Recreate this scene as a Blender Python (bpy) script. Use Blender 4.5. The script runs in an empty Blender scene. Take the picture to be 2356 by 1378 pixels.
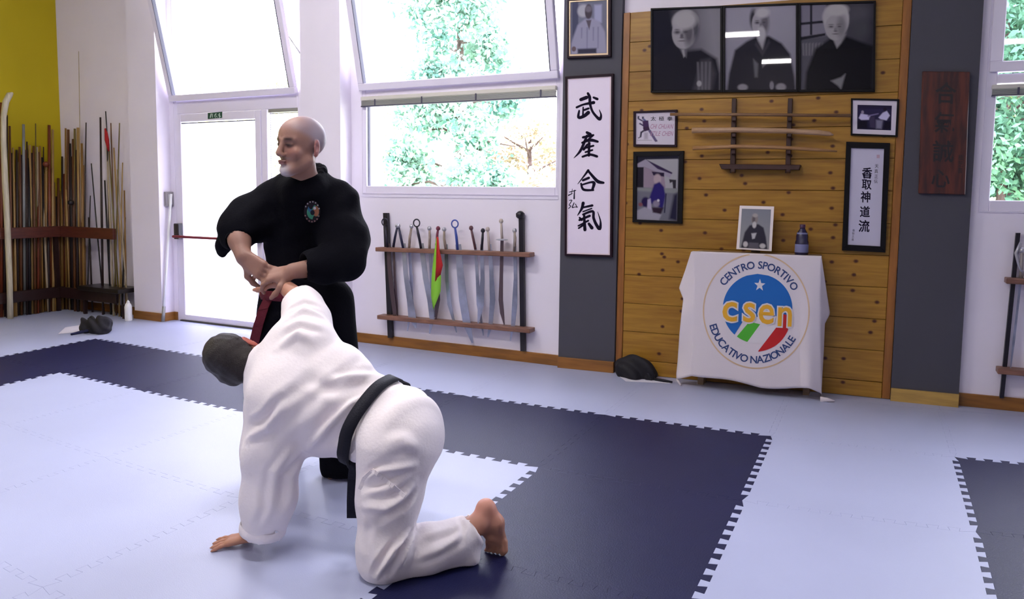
import bpy, bmesh, math, random
import numpy as np
from mathutils import Vector, Matrix
random.seed(7)
rng = np.random.default_rng(7)
SC = bpy.context.scene
COL = SC.collection

# ------------------------------------------------------------------ camera
H = 1.338
def _rot(a):
    a = np.array(a, float); t = np.linalg.norm(a); k = a / t
    K = np.array([[0, -k[2], k[1]], [k[2], 0, -k[0]], [-k[1], k[0], 0]])
    return np.eye(3) + math.sin(t) * K + (1 - math.cos(t)) * K @ K
_B = np.array([[1, 0, 0], [0, 0, -1], [0, 1, 0.]])
R = _rot((8.14078215e-02, 4.59919e-01, 3.09317780e-02)) @ _B
FPX = 1720.991
CX, CY = 1178.0, 596.368
CAMP = np.array([0, 0, H])
cam = bpy.data.cameras.new('camera'); camo = bpy.data.objects.new('camera', cam); COL.objects.link(camo)
M = Matrix(((R[0][0], -R[1][0], -R[2][0], 0), (R[0][1], -R[1][1], -R[2][1], 0), (R[0][2], -R[1][2], -R[2][2], H), (0, 0, 0, 1)))
camo.matrix_world = M
cam.sensor_fit = 'HORIZONTAL'; cam.sensor_width = 36; cam.lens = FPX / 2356 * 36
cam.shift_y = (CY - 689.0) / 2356.0
cam.clip_start = 0.05; cam.clip_end = 300
SC.camera = camo

# ------------------------------------------------------------------ world, light, exposure
SC.view_settings.view_transform = 'Standard'; SC.view_settings.look = 'None'
SC.view_settings.gamma = 1.0; SC.view_settings.use_curve_mapping = False
SC.view_settings.exposure = 1.1
SKY_STRENGTH = 9.0
LAMP_POWER = 7
LAMP_COL = (1.0, 0.93, 0.92)
w = bpy.data.worlds.new('overcast_sky'); SC.world = w; w.use_nodes = True
nt = w.node_tree; nt.nodes.clear()
wo = nt.nodes.new('ShaderNodeOutputWorld'); bg = nt.nodes.new('ShaderNodeBackground')
tc = nt.nodes.new('ShaderNodeTexCoord'); sp = nt.nodes.new('ShaderNodeSeparateXYZ'); rp = nt.nodes.new('ShaderNodeValToRGB')
rp.color_ramp.elements[0].position = 0.0; rp.color_ramp.elements[0].color = (0.55, 0.56, 0.66, 1)
rp.color_ramp.elements[1].position = 0.35; rp.color_ramp.elements[1].color = (0.87, 0.85, 1.0, 1)
nt.links.new(tc.outputs['Generated'], sp.inputs[0]); nt.links.new(sp.outputs['Z'], rp.inputs[0])
nt.links.new(rp.outputs[0], bg.inputs[0]); bg.inputs[1].default_value = SKY_STRENGTH
nt.links.new(bg.outputs[0], wo.inputs[0])
try:
    SC.cycles.use_denoising = True
    SC.cycles.max_bounces = 8; SC.cycles.diffuse_bounces = 5; SC.cycles.glossy_bounces = 3
    SC.cycles.transparent_max_bounces = 12; SC.cycles.transmission_bounces = 4
    SC.cycles.sample_clamp_indirect = 6
except Exception:
    pass

# ------------------------------------------------------------------ measuring helpers
def ray(px, py):
    return R.T @ np.array([(px - CX) / FPX, (py - CY) / FPX, 1.0])
def atY(px, py, Y):
    d = ray(px, py); return CAMP + d * (Y / d[1])
def atX(px, py, X):
    d = ray(px, py); return CAMP + d * (X / d[0])
def onfl(px, py, z=0.0):
    d = ray(px, py); return CAMP + d * ((z - H) / d[2])
WA = 5.379; WB = 0.085; XB = -2.22
def wally(X):
    return WA + max(0.0, WB * (X - XB))
def wl(px, py, off=0.0):
    d = ray(px, py)
    if px < 1288: return CAMP + d * ((WA - off) / d[1])
    return CAMP + d * ((WA - off - WB * XB) / (d[1] - WB * d[0]))
def px_m(P):
    return FPX / float(R[2] @ (np.array(P) - CAMP))

# ------------------------------------------------------------------ object helpers
def props(o, label=None, cat=None, group=None, kind=None):
    if label: o['label'] = label
    if cat: o['category'] = cat
    if group: o['group'] = group
    if kind: o['kind'] = kind
    return o
def link(name, me, parent=None, mat=None, **kw):
    o = bpy.data.objects.new(name, me); COL.objects.link(o)
    if mat is not None and me is not None and not me.materials:
        me.materials.append(mat)
    if parent is not None:
        o.parent = parent
        o.matrix_parent_inverse = Matrix.Translation(parent.location).inverted() if parent.type == 'EMPTY' else Matrix.Identity(4)
    return props(o, **kw)
def empty(name, loc, **kw):
    o = bpy.data.objects.new(name, None); o.empty_display_size = 0.1; o.location = tuple(float(x) for x in loc)
    COL.objects.link(o); return props(o, **kw)
def mesh_py(name, verts, faces, smooth=False):
    me = bpy.data.meshes.new(name); me.from_pydata([tuple(map(float, v)) for v in verts], [], [tuple(map(int, f)) for f in faces]); me.update()
    if smooth: me.polygons.foreach_set('use_smooth', [True] * len(me.polygons))
    return me
class MB:
    """collects simple solids into one mesh"""
    def __init__(s): s.v = []; s.f = []
    def add(s, v, f):
        n = len(s.v); s.v += [tuple(map(float, x)) for x in v]; s.f += [tuple(n + i for i in q) for q in f]
    def hexa(s, a, b):
        # a, b: two quads of 4 points (back ring, front ring)
        v = list(a) + list(b)
        s.add(v, [(3, 2, 1, 0), (4, 5, 6, 7), (0, 1, 5, 4), (1, 2, 6, 5), (2, 3, 7, 6), (3, 0, 4, 7)])
    def box(s, x0, x1, y0, y1, z0, z1):
        s.hexa([(x0, y1, z0), (x1, y1, z0), (x1, y1, z1), (x0, y1, z1)], [(x0, y0, z0), (x1, y0, z0), (x1, y0, z1), (x0, y0, z1)])
    def slab(s, quad, d):
        """quad of 4 pts, extruded by vector d"""
        q = [np.array(p, float) for p in quad]; s.hexa([p + d for p in q], q)
    def ring(s, outer, inner, d):
        o = [np.array(p, float) for p in outer]; i = [np.array(p, float) for p in inner]; d = np.array(d, float)
        for k in range(4):
            j = (k + 1) % 4
            s.slab([o[k], o[j], i[j], i[k]], d)
    def tube(s, pts, rad, n=8, caps=True):
        pts = [np.array(p, float) for p in pts]
        if np.isscalar(rad): rad = [rad] * len(pts)
        base = len(s.v); prev = None
        for i, p in enumerate(pts):
            t = pts[min(i + 1, len(pts) - 1)] - pts[max(i - 1, 0)]; t = t / (np.linalg.norm(t) + 1e-9)
            if prev is None:
                a = np.array([0, 0, 1.0]) if abs(t[2]) < 0.9 else np.array([1.0, 0, 0])
                u = np.cross(t, a)
            else:
                u = prev - t * (prev @ t)
            u /= np.linalg.norm(u) + 1e-9; prev = u; vv = np.cross(t, u)
            for k in range(n):
                an = 2 * math.pi * k / n
                s.v.append(tuple(p + rad[i] * (math.cos(an) * u + math.sin(an) * vv)))
        for i in range(len(pts) - 1):
            for k in range(n):
                a = base + i * n + k; b = base + i * n + (k + 1) % n
                s.f.append((a, b, b + n, a + n))
        if caps:
            s.f.append(tuple(base + k for k in range(n))[::-1]); s.f.append(tuple(base + (len(pts) - 1) * n + k for k in range(n)))
    def lathe(s, c, prof, n=16):
        """prof: list of (r, z) from bottom to top around vertical axis at c"""
        base = len(s.v)
        for r, z in prof:
            for k in range(n):
                an = 2 * math.pi * k / n
                s.v.append((c[0] + r * math.cos(an), c[1] + r * math.sin(an), c[2] + z))
        for i in range(len(prof) - 1):
            for k in range(n):
                a = base + i * n + k; b = base + i * n + (k + 1) % n
                s.f.append((a, b, b + n, a + n))
        s.f.append(tuple(base + k for k in range(n))[::-1]); s.f.append(tuple(base + (len(prof) - 1) * n + k for k in range(n)))
    def torus(s, c, u, v, R_, r, n=20, m=6):
        c = np.array(c, float); base = len(s.v); w_ = np.cross(u, v)
        for i in range(n):
            a = 2 * math.pi * i / n; d = math.cos(a) * u + math.sin(a) * v
            for j in range(m):
                b = 2 * math.pi * j / m
                s.v.append(tuple(c + d * (R_ + r * math.cos(b)) + w_ * r * math.sin(b)))
        for i in range(n):
            for j in range(m):
                a = base + i * m + j; b = base + i * m + (j + 1) % m
                c2 = base + ((i + 1) % n) * m + j; d2 = base + ((i + 1) % n) * m + (j + 1) % m
                s.f.append((a, c2, d2, b))
    def build(s, name, mat, parent=None, smooth=False, bevel=0.0, **kw):
        me = mesh_py(name, s.v, s.f, smooth)
        if bevel > 0:
            bm = bmesh.new(); bm.from_mesh(me); bmesh.ops.bevel(bm, geom=bm.edges[:], offset=bevel, segments=1, affect='EDGES', clamp_overlap=True)
            bm.to_mesh(me); bm.free()
        return link(name, me, parent, mat, **kw)

# ------------------------------------------------------------------ materials
def srgb(r, g, b):
    f = lambda c: (c / 255 / 12.92) if c / 255 <= 0.04045 else ((c / 255 + 0.055) / 1.055) ** 2.4
    return (f(r), f(g), f(b), 1.0)
MATS = {}
def mat(name, col, rough=0.6, metal=0.0, spec=0.5, noise=0.0, nscale=8.0, bump=0.0, bscale=60.0, coat=0.0, stretch=(1, 1, 1), col2=None, sheen=0.0, alpha=None, emit=None, estr=0.0):
    m = bpy.data.materials.new(name); m.use_nodes = True; n = m.node_tree; p = n.nodes['Principled BSDF']
    p.inputs['Base Color'].default_value = col; p.inputs['Roughness'].default_value = rough
    p.inputs['Metallic'].default_value = metal; p.inputs['Specular IOR Level'].default_value = spec
    p.inputs['Coat Weight'].default_value = coat; p.inputs['Coat Roughness'].default_value = 0.015
    if sheen: p.inputs['Sheen Weight'].default_value = sheen
    if emit: p.inputs['Emission Color'].default_value = emit; p.inputs['Emission Strength'].default_value = estr
    co = n.nodes.new('ShaderNodeTexCoord'); mp = n.nodes.new('ShaderNodeMapping'); mp.inputs['Scale'].default_value = stretch
    n.links.new(co.outputs['Object'], mp.inputs[0])
    if noise > 0 or col2:
        t = n.nodes.new('ShaderNodeTexNoise'); t.inputs['Scale'].default_value = nscale; t.inputs['Detail'].default_value = 5
        n.links.new(mp.outputs[0], t.inputs[0])
        r = n.nodes.new('ShaderNodeValToRGB'); c2 = col2 or tuple(c * (1 - noise) for c in col[:3]) + (1,)
        r.color_ramp.elements[0].position = 0.35; r.color_ramp.elements[0].color = c2
        r.color_ramp.elements[1].position = 0.65; r.color_ramp.elements[1].color = col
        n.links.new(t.outputs[0], r.inputs[0]); n.links.new(r.outputs[0], p.inputs['Base Color'])
    if bump > 0:
        t2 = n.nodes.new('ShaderNodeTexNoise'); t2.inputs['Scale'].default_value = bscale; t2.inputs['Detail'].default_value = 3
        n.links.new(mp.outputs[0], t2.inputs[0])
        b = n.nodes.new('ShaderNodeBump'); b.inputs['Strength'].default_value = bump; b.inputs['Distance'].default_value = 0.01
        n.links.new(t2.outputs[0], b.inputs['Height']); n.links.new(b.outputs[0], p.inputs['Normal'])
    MATS[name] = m; return m
def attr_mat(name, rough=0.5, spec=0.4, coat=0.0, bump=0.0, bscale=80, attr='Col', sss=0.0):
    m = mat(name, (0.5, 0.5, 0.5, 1), rough, spec=spec, coat=coat, bump=bump, bscale=bscale)
    n = m.node_tree; a = n.nodes.new('ShaderNodeAttribute'); a.attribute_name = attr
    n.links.new(a.outputs['Color'], n.nodes['Principled BSDF'].inputs['Base Color'])
    if sss:
        p = n.nodes['Principled BSDF']; p.inputs['Subsurface Weight'].default_value = sss
        p.inputs['Subsurface Radius'].default_value = (0.012, 0.005, 0.003); p.inputs['Subsurface Scale'].default_value = 1.0
    return m
def set_cols(me, cols):
    a = me.color_attributes.new('Col', 'FLOAT_COLOR', 'POINT')
    c = np.ones((len(me.vertices), 4), np.float32); c[:, :3] = cols
    a.data.foreach_set('color', c.ravel())

WALLM = mat('painted_wall_white', srgb(241, 234, 247), 0.75, bump=0.05, bscale=30, noise=0.04, nscale=1.5)
REARM = mat('painted_wall_warm_grey', srgb(138, 132, 138), 0.8)
YELM = mat('painted_wall_yellow', srgb(196, 174, 0), 0.75, bump=0.05, bscale=30, noise=0.06, nscale=1.2)
GREYM = mat('painted_pillar_grey', srgb(70, 69, 80), 0.7, bump=0.05, bscale=40, noise=0.05, nscale=2)
CEILM = mat('ceiling_white', srgb(172, 168, 178), 0.8)
PVCM = mat('white_plastic_frame', srgb(236, 230, 246), 0.35)
ALUM = mat('grey_blind_metal', srgb(160, 160, 160), 0.4, metal=0.3)
GASKM = mat('dark_gasket', srgb(70, 68, 90), 0.6)
BASEM = mat('orange_wood_baseboard', srgb(150, 98, 40), 0.45, noise=0.35, nscale=4, stretch=(1, 1, 8))
DKWOOD = mat('dark_brown_wood', srgb(88, 44, 34), 0.45, noise=0.35, nscale=5, stretch=(2, 2, 12))
RACKW = mat('rack_board_wood', srgb(140, 98, 82), 0.45, noise=0.35, nscale=6, stretch=(1.5, 8, 8))
BLACKM = mat('black_metal', srgb(24, 20, 32), 0.4, spec=0.5)
STEEL = mat('blade_steel', srgb(186, 190, 214), 0.32, metal=0.7, noise=0.5, nscale=5)
STEELD = mat('dark_blade_steel', srgb(96, 80, 88), 0.35, metal=0.5)
CLOTHW = mat('white_banner_cloth', srgb(222, 213, 220), 0.85, bump=0.12, bscale=180, sheen=0.2)
BLKFAB = mat('black_gi_fabric', srgb(8, 8, 16), 0.9, spec=0.1, bump=0.25, bscale=120)
WHTFAB = mat('white_gi_fabric', srgb(246, 238, 240), 0.85, spec=0.2, bump=0.12, bscale=90)
BELTK = mat('black_belt_fabric', srgb(17, 18, 32), 0.7, spec=0.3, bump=0.3, bscale=200)
BELTR = mat('dark_red_belt_fabric', srgb(98, 22, 38), 0.7, spec=0.3, bump=0.3, bscale=200)
FRAMEK = mat('black_frame_wood', srgb(9, 7, 13), 0.5, spec=0.2)
FRAMEB = mat('brown_black_frame_wood', srgb(34, 14, 28), 0.5, spec=0.2)
INKM = mat('black_ink', srgb(26, 20, 40), 0.8, spec=0.1)
PAPERM = mat('calligraphy_paper', srgb(240, 228, 246), 0.7, noise=0.03, nscale=3)
WHITEM = mat('white_plastic', srgb(235, 235, 235), 0.4)
MATL = mat('light_grey_foam_mat', srgb(176, 182, 212), 0.45, spec=0.5, noise=0.06, nscale=1.3, bump=0.12, bscale=220)
MATD = mat('dark_navy_foam_mat', srgb(17, 21, 64), 0.50, spec=0.32, noise=0.12, nscale=1.2, bump=0.16, bscale=160)
REDM = mat('red_cloth', srgb(176, 20, 24), 0.7)
GRNM = mat('lime_green_cloth', srgb(140, 205, 60), 0.7)

def glass_mat():
    m = bpy.data.materials.new('window_glass'); m.use_nodes = True; n = m.node_tree; n.nodes.clear()
    o = n.nodes.new('ShaderNodeOutputMaterial'); t = n.nodes.new('ShaderNodeBsdfTransparent'); g = n.nodes.new('ShaderNodeBsdfGlossy')
    t.inputs[0].default_value = (0.95, 0.97, 0.97, 1); g.inputs['Roughness'].default_value = 0.02
    f = n.nodes.new('ShaderNodeLayerWeight'); pw = n.nodes.new('ShaderNodeMath'); pw.operation = 'POWER'; pw.inputs[1].default_value = 5
    n.links.new(f.outputs['Facing'], pw.inputs[0]); mr = n.nodes.new('ShaderNodeMapRange'); mr.inputs[3].default_value = 0.04; n.links.new(pw.outputs[0], mr.inputs[0])
    mx = n.nodes.new('ShaderNodeMixShader')
    n.links.new(mr.outputs[0], mx.inputs[0]); n.links.new(t.outputs[0], mx.inputs[1]); n.links.new(g.outputs[0], mx.inputs[2])
    n.links.new(mx.outputs[0], o.inputs[0]); return m
GLASSM = glass_mat()
def sheer_mat():
    m = bpy.data.materials.new('sheer_white_curtain'); m.use_nodes = True; n = m.node_tree; n.nodes.clear()
    o = n.nodes.new('ShaderNodeOutputMaterial'); t = n.nodes.new('ShaderNodeBsdfTranslucent'); d = n.nodes.new('ShaderNodeBsdfDiffuse')
    t.inputs[0].default_value = (0.95, 0.93, 0.98, 1); d.inputs[0].default_value = (0.8, 0.78, 0.84, 1)
    mx = n.nodes.new('ShaderNodeMixShader'); mx.inputs[0].default_value = 0.3
    n.links.new(t.outputs[0], mx.inputs[1]); n.links.new(d.outputs[0], mx.inputs[2]); n.links.new(mx.outputs[0], o.inputs[0]); return m
SHEER = sheer_mat()

def plank_mat():
    """varnished knotty pine: grain along the board, dark knots"""
    m = bpy.data.materials.new('knotty_pine'); m.use_nodes = True; n = m.node_tree; p = n.nodes['Principled BSDF']; L = n.links.new
    co = n.nodes.new('ShaderNodeTexCoord'); oi = n.nodes.new('ShaderNodeObjectInfo')
    mp = n.nodes.new('ShaderNodeMapping'); mp.inputs['Scale'].default_value = (1.2, 1.2, 14)
    L(co.outputs['Object'], mp.inputs[0])
    t = n.nodes.new('ShaderNodeTexNoise'); t.inputs['Scale'].default_value = 3; t.inputs['Detail'].default_value = 6; L(mp.outputs[0], t.inputs[0])
    r = n.nodes.new('ShaderNodeValToRGB'); r.color_ramp.elements[0].position = 0.3; r.color_ramp.elements[0].color = srgb(142, 98, 32)
    r.color_ramp.elements[1].position = 0.7; r.color_ramp.elements[1].color = srgb(172, 128, 46); L(t.outputs[0], r.inputs[0])
    # board to board tint
    hs = n.nodes.new('ShaderNodeHueSaturation'); mr = n.nodes.new('ShaderNodeMapRange'); mr.inputs[3].default_value = 0.86; mr.inputs[4].default_value = 1.08
    L(oi.outputs['Random'], mr.inputs[0]); L(mr.outputs[0], hs.inputs['Value']); L(r.outputs[0], hs.inputs['Color'])
    vo = n.nodes.new('ShaderNodeTexVoronoi'); mp2 = n.nodes.new('ShaderNodeMapping'); mp2.inputs['Scale'].default_value = (1, 1, 1.25); mp2.inputs['Rotation'].default_value = (math.pi / 2, 0, 0); vo.voronoi_dimensions = '2D'
    L(co.outputs['Object'], mp2.inputs[0]); L(mp2.outputs[0], vo.inputs['Vector']); vo.inputs['Scale'].default_value = 7; vo.inputs['Randomness'].default_value = 1
    kr = n.nodes.new('ShaderNodeValToRGB'); kr.color_ramp.elements[0].position = 0.055; kr.color_ramp.elements[0].color = (1, 1, 1, 1)
    kr.color_ramp.elements[1].position = 0.14; kr.color_ramp.elements[1].color = (0, 0, 0, 1); L(vo.outputs['Distance'], kr.inputs[0])
    # only some cells have a knot
    sp_ = n.nodes.new('ShaderNodeSeparateColor'); L(vo.outputs['Color'], sp_.inputs[0])
    gt = n.nodes.new('ShaderNodeMath'); gt.operation = 'GREATER_THAN'; gt.inputs[1].default_value = 0.6; L(sp_.outputs[0], gt.inputs[0])
    mu = n.nodes.new('ShaderNodeMath'); mu.operation = 'MULTIPLY'; L(gt.outputs[0], mu.inputs[0]); L(kr.outputs[0], mu.inputs[1])
    mx = n.nodes.new('ShaderNodeMix'); mx.data_type = 'RGBA'; L(mu.outputs[0], mx.inputs[0]); L(hs.outputs[0], mx.inputs[6]); mx.inputs[7].default_value = srgb(70, 28, 12)
    L(mx.outputs[2], p.inputs['Base Color']); p.inputs['Roughness'].default_value = 0.38; p.inputs['Specular IOR Level'].default_value = 0.4
    return m
PINE = plank_mat()
PINEE = mat('pine_edge_trim', srgb(158, 100, 42), 0.4, noise=0.3, nscale=5, stretch=(8, 8, 1))

# ------------------------------------------------------------------ room shell
XL = -8.37; XR = 4.2; YB = -4.5; ZC = 4.15; TH = 0.3
ZTOP = 3.75
def wx(px, py=400): return float(wl(px, py)[0])
D1L, D1R = wx(403), wx(690)          # door bay
D2L, D2R = wx(834), wx(1286)         # middle window
D3L = wx(2262, 300); D3R = D3L + 1.75
Z2 = float(wl(1060, 447)[2]); Z3 = float(wl(2300, 487)[2])
wb = MB()
def wallbox(x0, x1, z0, z1):
    segs = [(x0, x1)] if (x1 <= XB or x0 >= XB) else [(x0, XB), (XB, x1)]
    for a, b in segs:
        ya, yb = wally(a), wally(b)
        wb.hexa([(a, ya + TH, z0), (b, yb + TH, z0), (b, yb + TH, z1), (a, ya + TH, z1)], [(a, ya, z0), (b, yb, z0), (b, yb, z1), (a, ya, z1)])
wallbox(XL - TH, D1L, -0.1, ZC); wallbox(D1L, D1R, ZTOP, ZC); wallbox(D1L, D1R, -0.1, 0.0)
wallbox(D1R, D2L, -0.1, ZC)
wallbox(D2L, D2R, -0.1, Z2); wallbox(D2L, D2R, ZTOP, ZC)
wallbox(D2R, D3L, -0.1, ZC)
wallbox(D3L, D3R, -0.1, Z3); wallbox(D3L, D3R, ZTOP, ZC)
wallbox(D3R, XR + TH, -0.1, ZC)
wb.build('wall_back', WALLM, kind='structure')
b = MB(); b.box(XL - TH, XL, YB, WA + TH, -0.1, ZC); b.build('wall_left', YELM, kind='structure')
b = MB(); b.box(XR, XR + TH, YB, 6.3, -0.1, ZC); b.build('wall_right', REARM, kind='structure')
b = MB(); b.box(XL - TH, XR + TH, YB - TH, YB, -0.1, ZC); b.build('wall_front', REARM, kind='structure')
b = MB(); b.box(XL - TH, XR + TH, YB - TH, 6.3, ZC, ZC + 0.2); b.build('ceiling', CEILM, kind='structure')

# ---- floor: base slab plus interlocking foam mats
b = MB(); b.box(XL - TH, XR + TH, YB - TH, 6.3, -0.15, -0.006)
floor = b.build('floor', MATL, kind='structure')
K1 = -0.15912; FK = 1751.72
RK = _rot((0.134209056, 0.447804536, 0.0398649847)) @ _B
def warp(x, y):
    c = RK @ np.array([x, y, -1.0])
    a, bb = c[0] / c[2], c[1] / c[2]; r = math.hypot(a, bb)
    rc = min(r, 1.0); d = rc * (1 + K1 * rc * rc)
    if r > 1.0: d += (r - 1.0) * (1 + 3 * K1)
    g = d / r if r > 1e-6 else 1.0
    px, py = CX + FK * a * g, 689 + FK * bb * g
    P = onfl(px, py); return P[:2], (px, py), c[2]
GX0, GP = -1.07, 0.7465
YL = [3.98, 3.225, 2.465, 1.715, 0.968, 0.22]
NT = 10; TD = 0.026
def tooth_line(p0, p1, sgn):
    """dovetail teeth between two grid corners, in mat space"""
    p0 = np.array(p0); p1 = np.array(p1); d = p1 - p0; L = np.linalg.norm(d); d = d / L; n = np.array([-d[1], d[0]]) * sgn
    pts = [p0]; e = 0.045 * L; pit = (L - 2 * e) / NT
    for i in range(NT):
        s0 = e + i * pit
        a, b_, c_, dd = s0 + pit * 0.29, s0 + pit * 0.21, s0 + pit * 0.79, s0 + pit * 0.71
        pts += [p0 + d * a - n * TD / 2, p0 + d * b_ + n * TD / 2, p0 + d * c_ + n * TD / 2, p0 + d * dd - n * TD / 2]
    return pts
ti = 0
for i in range(-7, 6):
    for j in range(len(YL) + 1 - 1):
        y1 = YL[j]; y0 = YL[j + 1] if j + 1 < len(YL) else None
        if y0 is None: continue
        x0 = GX0 + i * GP; x1 = x0 + GP
        cs = [warp(x, y) for x in (x0, x1) for y in (y0, y1)]
        if min(c[2] for c in cs) < 0.45: continue
        if min(c[1][0] for c in cs) > 2356 + 500 or max(c[1][0] for c in cs) < -500 or min(c[1][1] for c in cs) > 1378 + 500: continue
        dark = (((-5 <= i <= 0) and j == 1) or (i in (-5, 0) and j >= 1) or (i >= 2 and j >= 1))
        # horizontal lines: tooth sign +1 pushes far; vertical: shared direction
        bot = tooth_line((x0, y0), (x1, y0), 1); top = tooth_line((x0, y1), (x1, y1), 1)
        lef = tooth_line((x0, y0), (x0, y1), 1); rig = tooth_line((x1, y0), (x1, y1), 1)
        if j == 0: top = [np.array((x0, y1))]
        loop = bot + rig + [np.array((x1, y1))] + top[:0:-1] + [np.array((x0, y1))] + lef[:0:-1]
        P = []
        for q in loop:
            p_ = warp(q[0], q[1])[0]
            P.append((max(p_[0], XL + 0.002), p_[1]))
        P = [(x, min(y, wally(x) - 0.004)) for x, y in P]
        Pn = np.array(P); keep = [0]
        for k in range(1, len(Pn)):
            if np.linalg.norm(Pn[k] - Pn[keep[-1]]) > 5e-4: keep.append(k)
        if np.linalg.norm(Pn[keep[-1]] - Pn[keep[0]]) < 5e-4: keep.pop()
        Pn = Pn[keep]; n = len(Pn)
        if n < 4: continue
        nxt = np.roll(Pn, -1, 0) - Pn; nxt /= np.linalg.norm(nxt, axis=1)[:, None] + 1e-9; prv = np.roll(nxt, 1, 0)
        nor = np.stack([-(nxt[:, 1] + prv[:, 1]), nxt[:, 0] + prv[:, 0]], 1); ln = np.linalg.norm(nor, axis=1)[:, None]; nor /= np.maximum(ln, 0.9)
        ins = Pn + nor * 0.0012
        v = [(x, y, -0.0055) for x, y in Pn] + [(x, y, -0.0014) for x, y in Pn] + [(x, y, 0.0) for x, y in ins]
        f = [tuple(range(2 * n, 3 * n))] + [(k, (k + 1) % n, n + (k + 1) % n, n + k) for k in range(n)] + [(n + k, n + (k + 1) % n, 2 * n + (k + 1) % n, 2 * n + k) for k in range(n)]
        me = mesh_py('tile', v, f); o = link('tile', me, None, MATD if dark else MATL); o.parent = floor
        ti += 1
# the last strip of mats along the back wall
for i in range(-7, 6):
    x0 = GX0 + i * GP
    q = [warp(x0, 3.981)[0], warp(x0 + GP, 3.981)[0]]
    a, b_ = q
    if a[0] > XR or b_[0] < XL: continue
    a = (max(a[0], XL + .002), min(a[1], wally(a[0]) - .02)); b_ = (min(b_[0], XR - .002), min(b_[1], wally(b_[0]) - .02))
    m_ = MB(); m_.hexa([(a[0] + .001, wally(a[0]) - .003, -.0055), (b_[0] - .001, wally(b_[0]) - .003, -.0055), (b_[0] - .001, wally(b_[0]) - .003, 0), (a[0] + .001, wally(a[0]) - .003, 0)],
                       [(a[0] + .001, a[1] + .001, -.0055), (b_[0] - .001, b_[1] + .001, -.0055), (b_[0] - .001, b_[1] + .001, 0), (a[0] + .001, a[1] + .001, 0)])
    o = m_.build('tile', MATL); o.parent = floor

# ---- white pillars between the windows
PD = 0.15
def pilaster(name, pa, pb, m, depth, z0=0.0):
    xa = float(atY(pa, 400, WA - depth)[0]); xb = float(atY(pb, 400, WA - depth)[0])
    b = MB(); b.box(xa, xb, WA - depth, WA - 0.0005, z0, ZC - 0.001); b.build(name, m, kind='structure'); return xa, xb
p1 = pilaster('trim_1', 300, 364, WALLM, PD)
p2 = pilaster('trim_2', 694, 784, WALLM, PD)
# ---- grey pillars
def slanted(name, tl, tr, br, bl, off0, off1, m, **kw):
    b = MB(); f_ = [wl(*q, off1) for q in (tl, tr, br, bl)]; k_ = [wl(*q, off0) for q in (tl, tr, br, bl)]
    b.hexa(k_, f_); return b.build(name, m, **kw)
def extend(a, b_, z):      # point on the line a-b (wall px) extended to height z
    pass
def pillar(name, pa, pb, depth):
    q = []
    for p_ in (pa, pb):
        P = wl(p_, 500, depth); X = float(P[0]); q.append(X)
    b = MB(); ya, yb = wally(q[0]) , wally(q[1])
    b.hexa([(q[0], ya - .0005, 0), (q[1], yb - .0005, 0), (q[1], yb - .0005, ZC - .001), (q[0], ya - .0005, ZC - .001)],
           [(q[0], ya - depth, 0), (q[1], yb - depth, 0), (q[1], yb - depth, ZC - .001), (q[0], ya - depth, ZC - .001)])
    b.build(name, GREYM, kind='structure'); return q
g1 = pillar('trim_3', 1290, 1421, 0.05)
g2 = pillar('trim_4', 2072, 2232, 0.05)

# ---- baseboards
def baseboard(name, x0, x1, off, h=0.085, t=0.018, m=BASEM):
    b = MB(); ya, yb = wally(x0) - off, wally(x1) - off
    b.hexa([(x0, ya, 0), (x1, yb, 0), (x1, yb, h), (x0, ya, h)], [(x0, ya - t, 0), (x1, yb - t, 0), (x1, yb - t, h), (x0, ya - t, h)])
    return b
bb = baseboard('baseboard_back', p2[1] - 0.0, g1[0], 0.0)
bb.box(p2[1], p2[1] + 0.018, WA - PD, WA - 0.018, 0, 0.085)
for a_, c_ in ((XL + .02, p1[0]),):
    q = baseboard('b', a_, c_, 0.0); bb.add(q.v, q.f)
q = baseboard('b', p1[0], p1[1], PD); bb.add(q.v, q.f); bb.box(p1[1], p1[1] + 0.018, WA - PD, WA - 0.0, 0, 0.085)
q = baseboard('b', p1[1] + 0.018, D1L - 0.01, 0.0); bb.add(q.v, q.f)
q = baseboard('b', p2[0], p2[1], PD); bb.add(q.v, q.f)
q = baseboard('b', g1[0], g1[1], 0.05); bb.add(q.v, q.f)
q = baseboard('b', g2[1], XR - .01, 0.0); bb.add(q.v, q.f)
bb.build('baseboard_back', BASEM, kind='structure', bevel=0.002)
q = baseboard('b', g2[0], g2[1], 0.05); q.build('baseboard_pillar', mat('pale_wood_baseboard', srgb(196, 158, 84), 0.4, noise=0.25, nscale=5, stretch=(1, 1, 8)), kind='structure')

# ------------------------------------------------------------------ windows and door
def slab_px(mb, quad, off, th):
    """quad in photo measures (tl,tr,br,bl) on the wall plane moved off towards the room, th thick behind"""
    q = [wl(*p, off) for p in quad]
    mb.slab([q[3], q[2], q[1], q[0]], np.array([0, th, 0]))
def bars(mb, outer, inner, off, th):
    o = [wl(*p, off) for p in outer]; i = [wl(*p, off) for p in inner]
    for k in range(4):
        j = (k + 1) % 4; mb.slab([o[j], o[k], i[k], i[j]], np.array([0, th, 0]))
def lineat(p, q, y):
    return (p[0] + (q[0] - p[0]) * (y - p[1]) / (q[1] - p[1]), y)

TOPY = -330     # the frames run on above the picture
# ---- middle window
W2 = empty('window_2', (D2L, WA, Z2), kind='structure')
m_ = MB()
xl, xr = D2L, D2R
zt = ZTOP
zr0, zr1 = float(wl(1060, 214)[2]), float(wl(1060, 188)[2])
zb1 = float(wl(1060, 429)[2])
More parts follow.
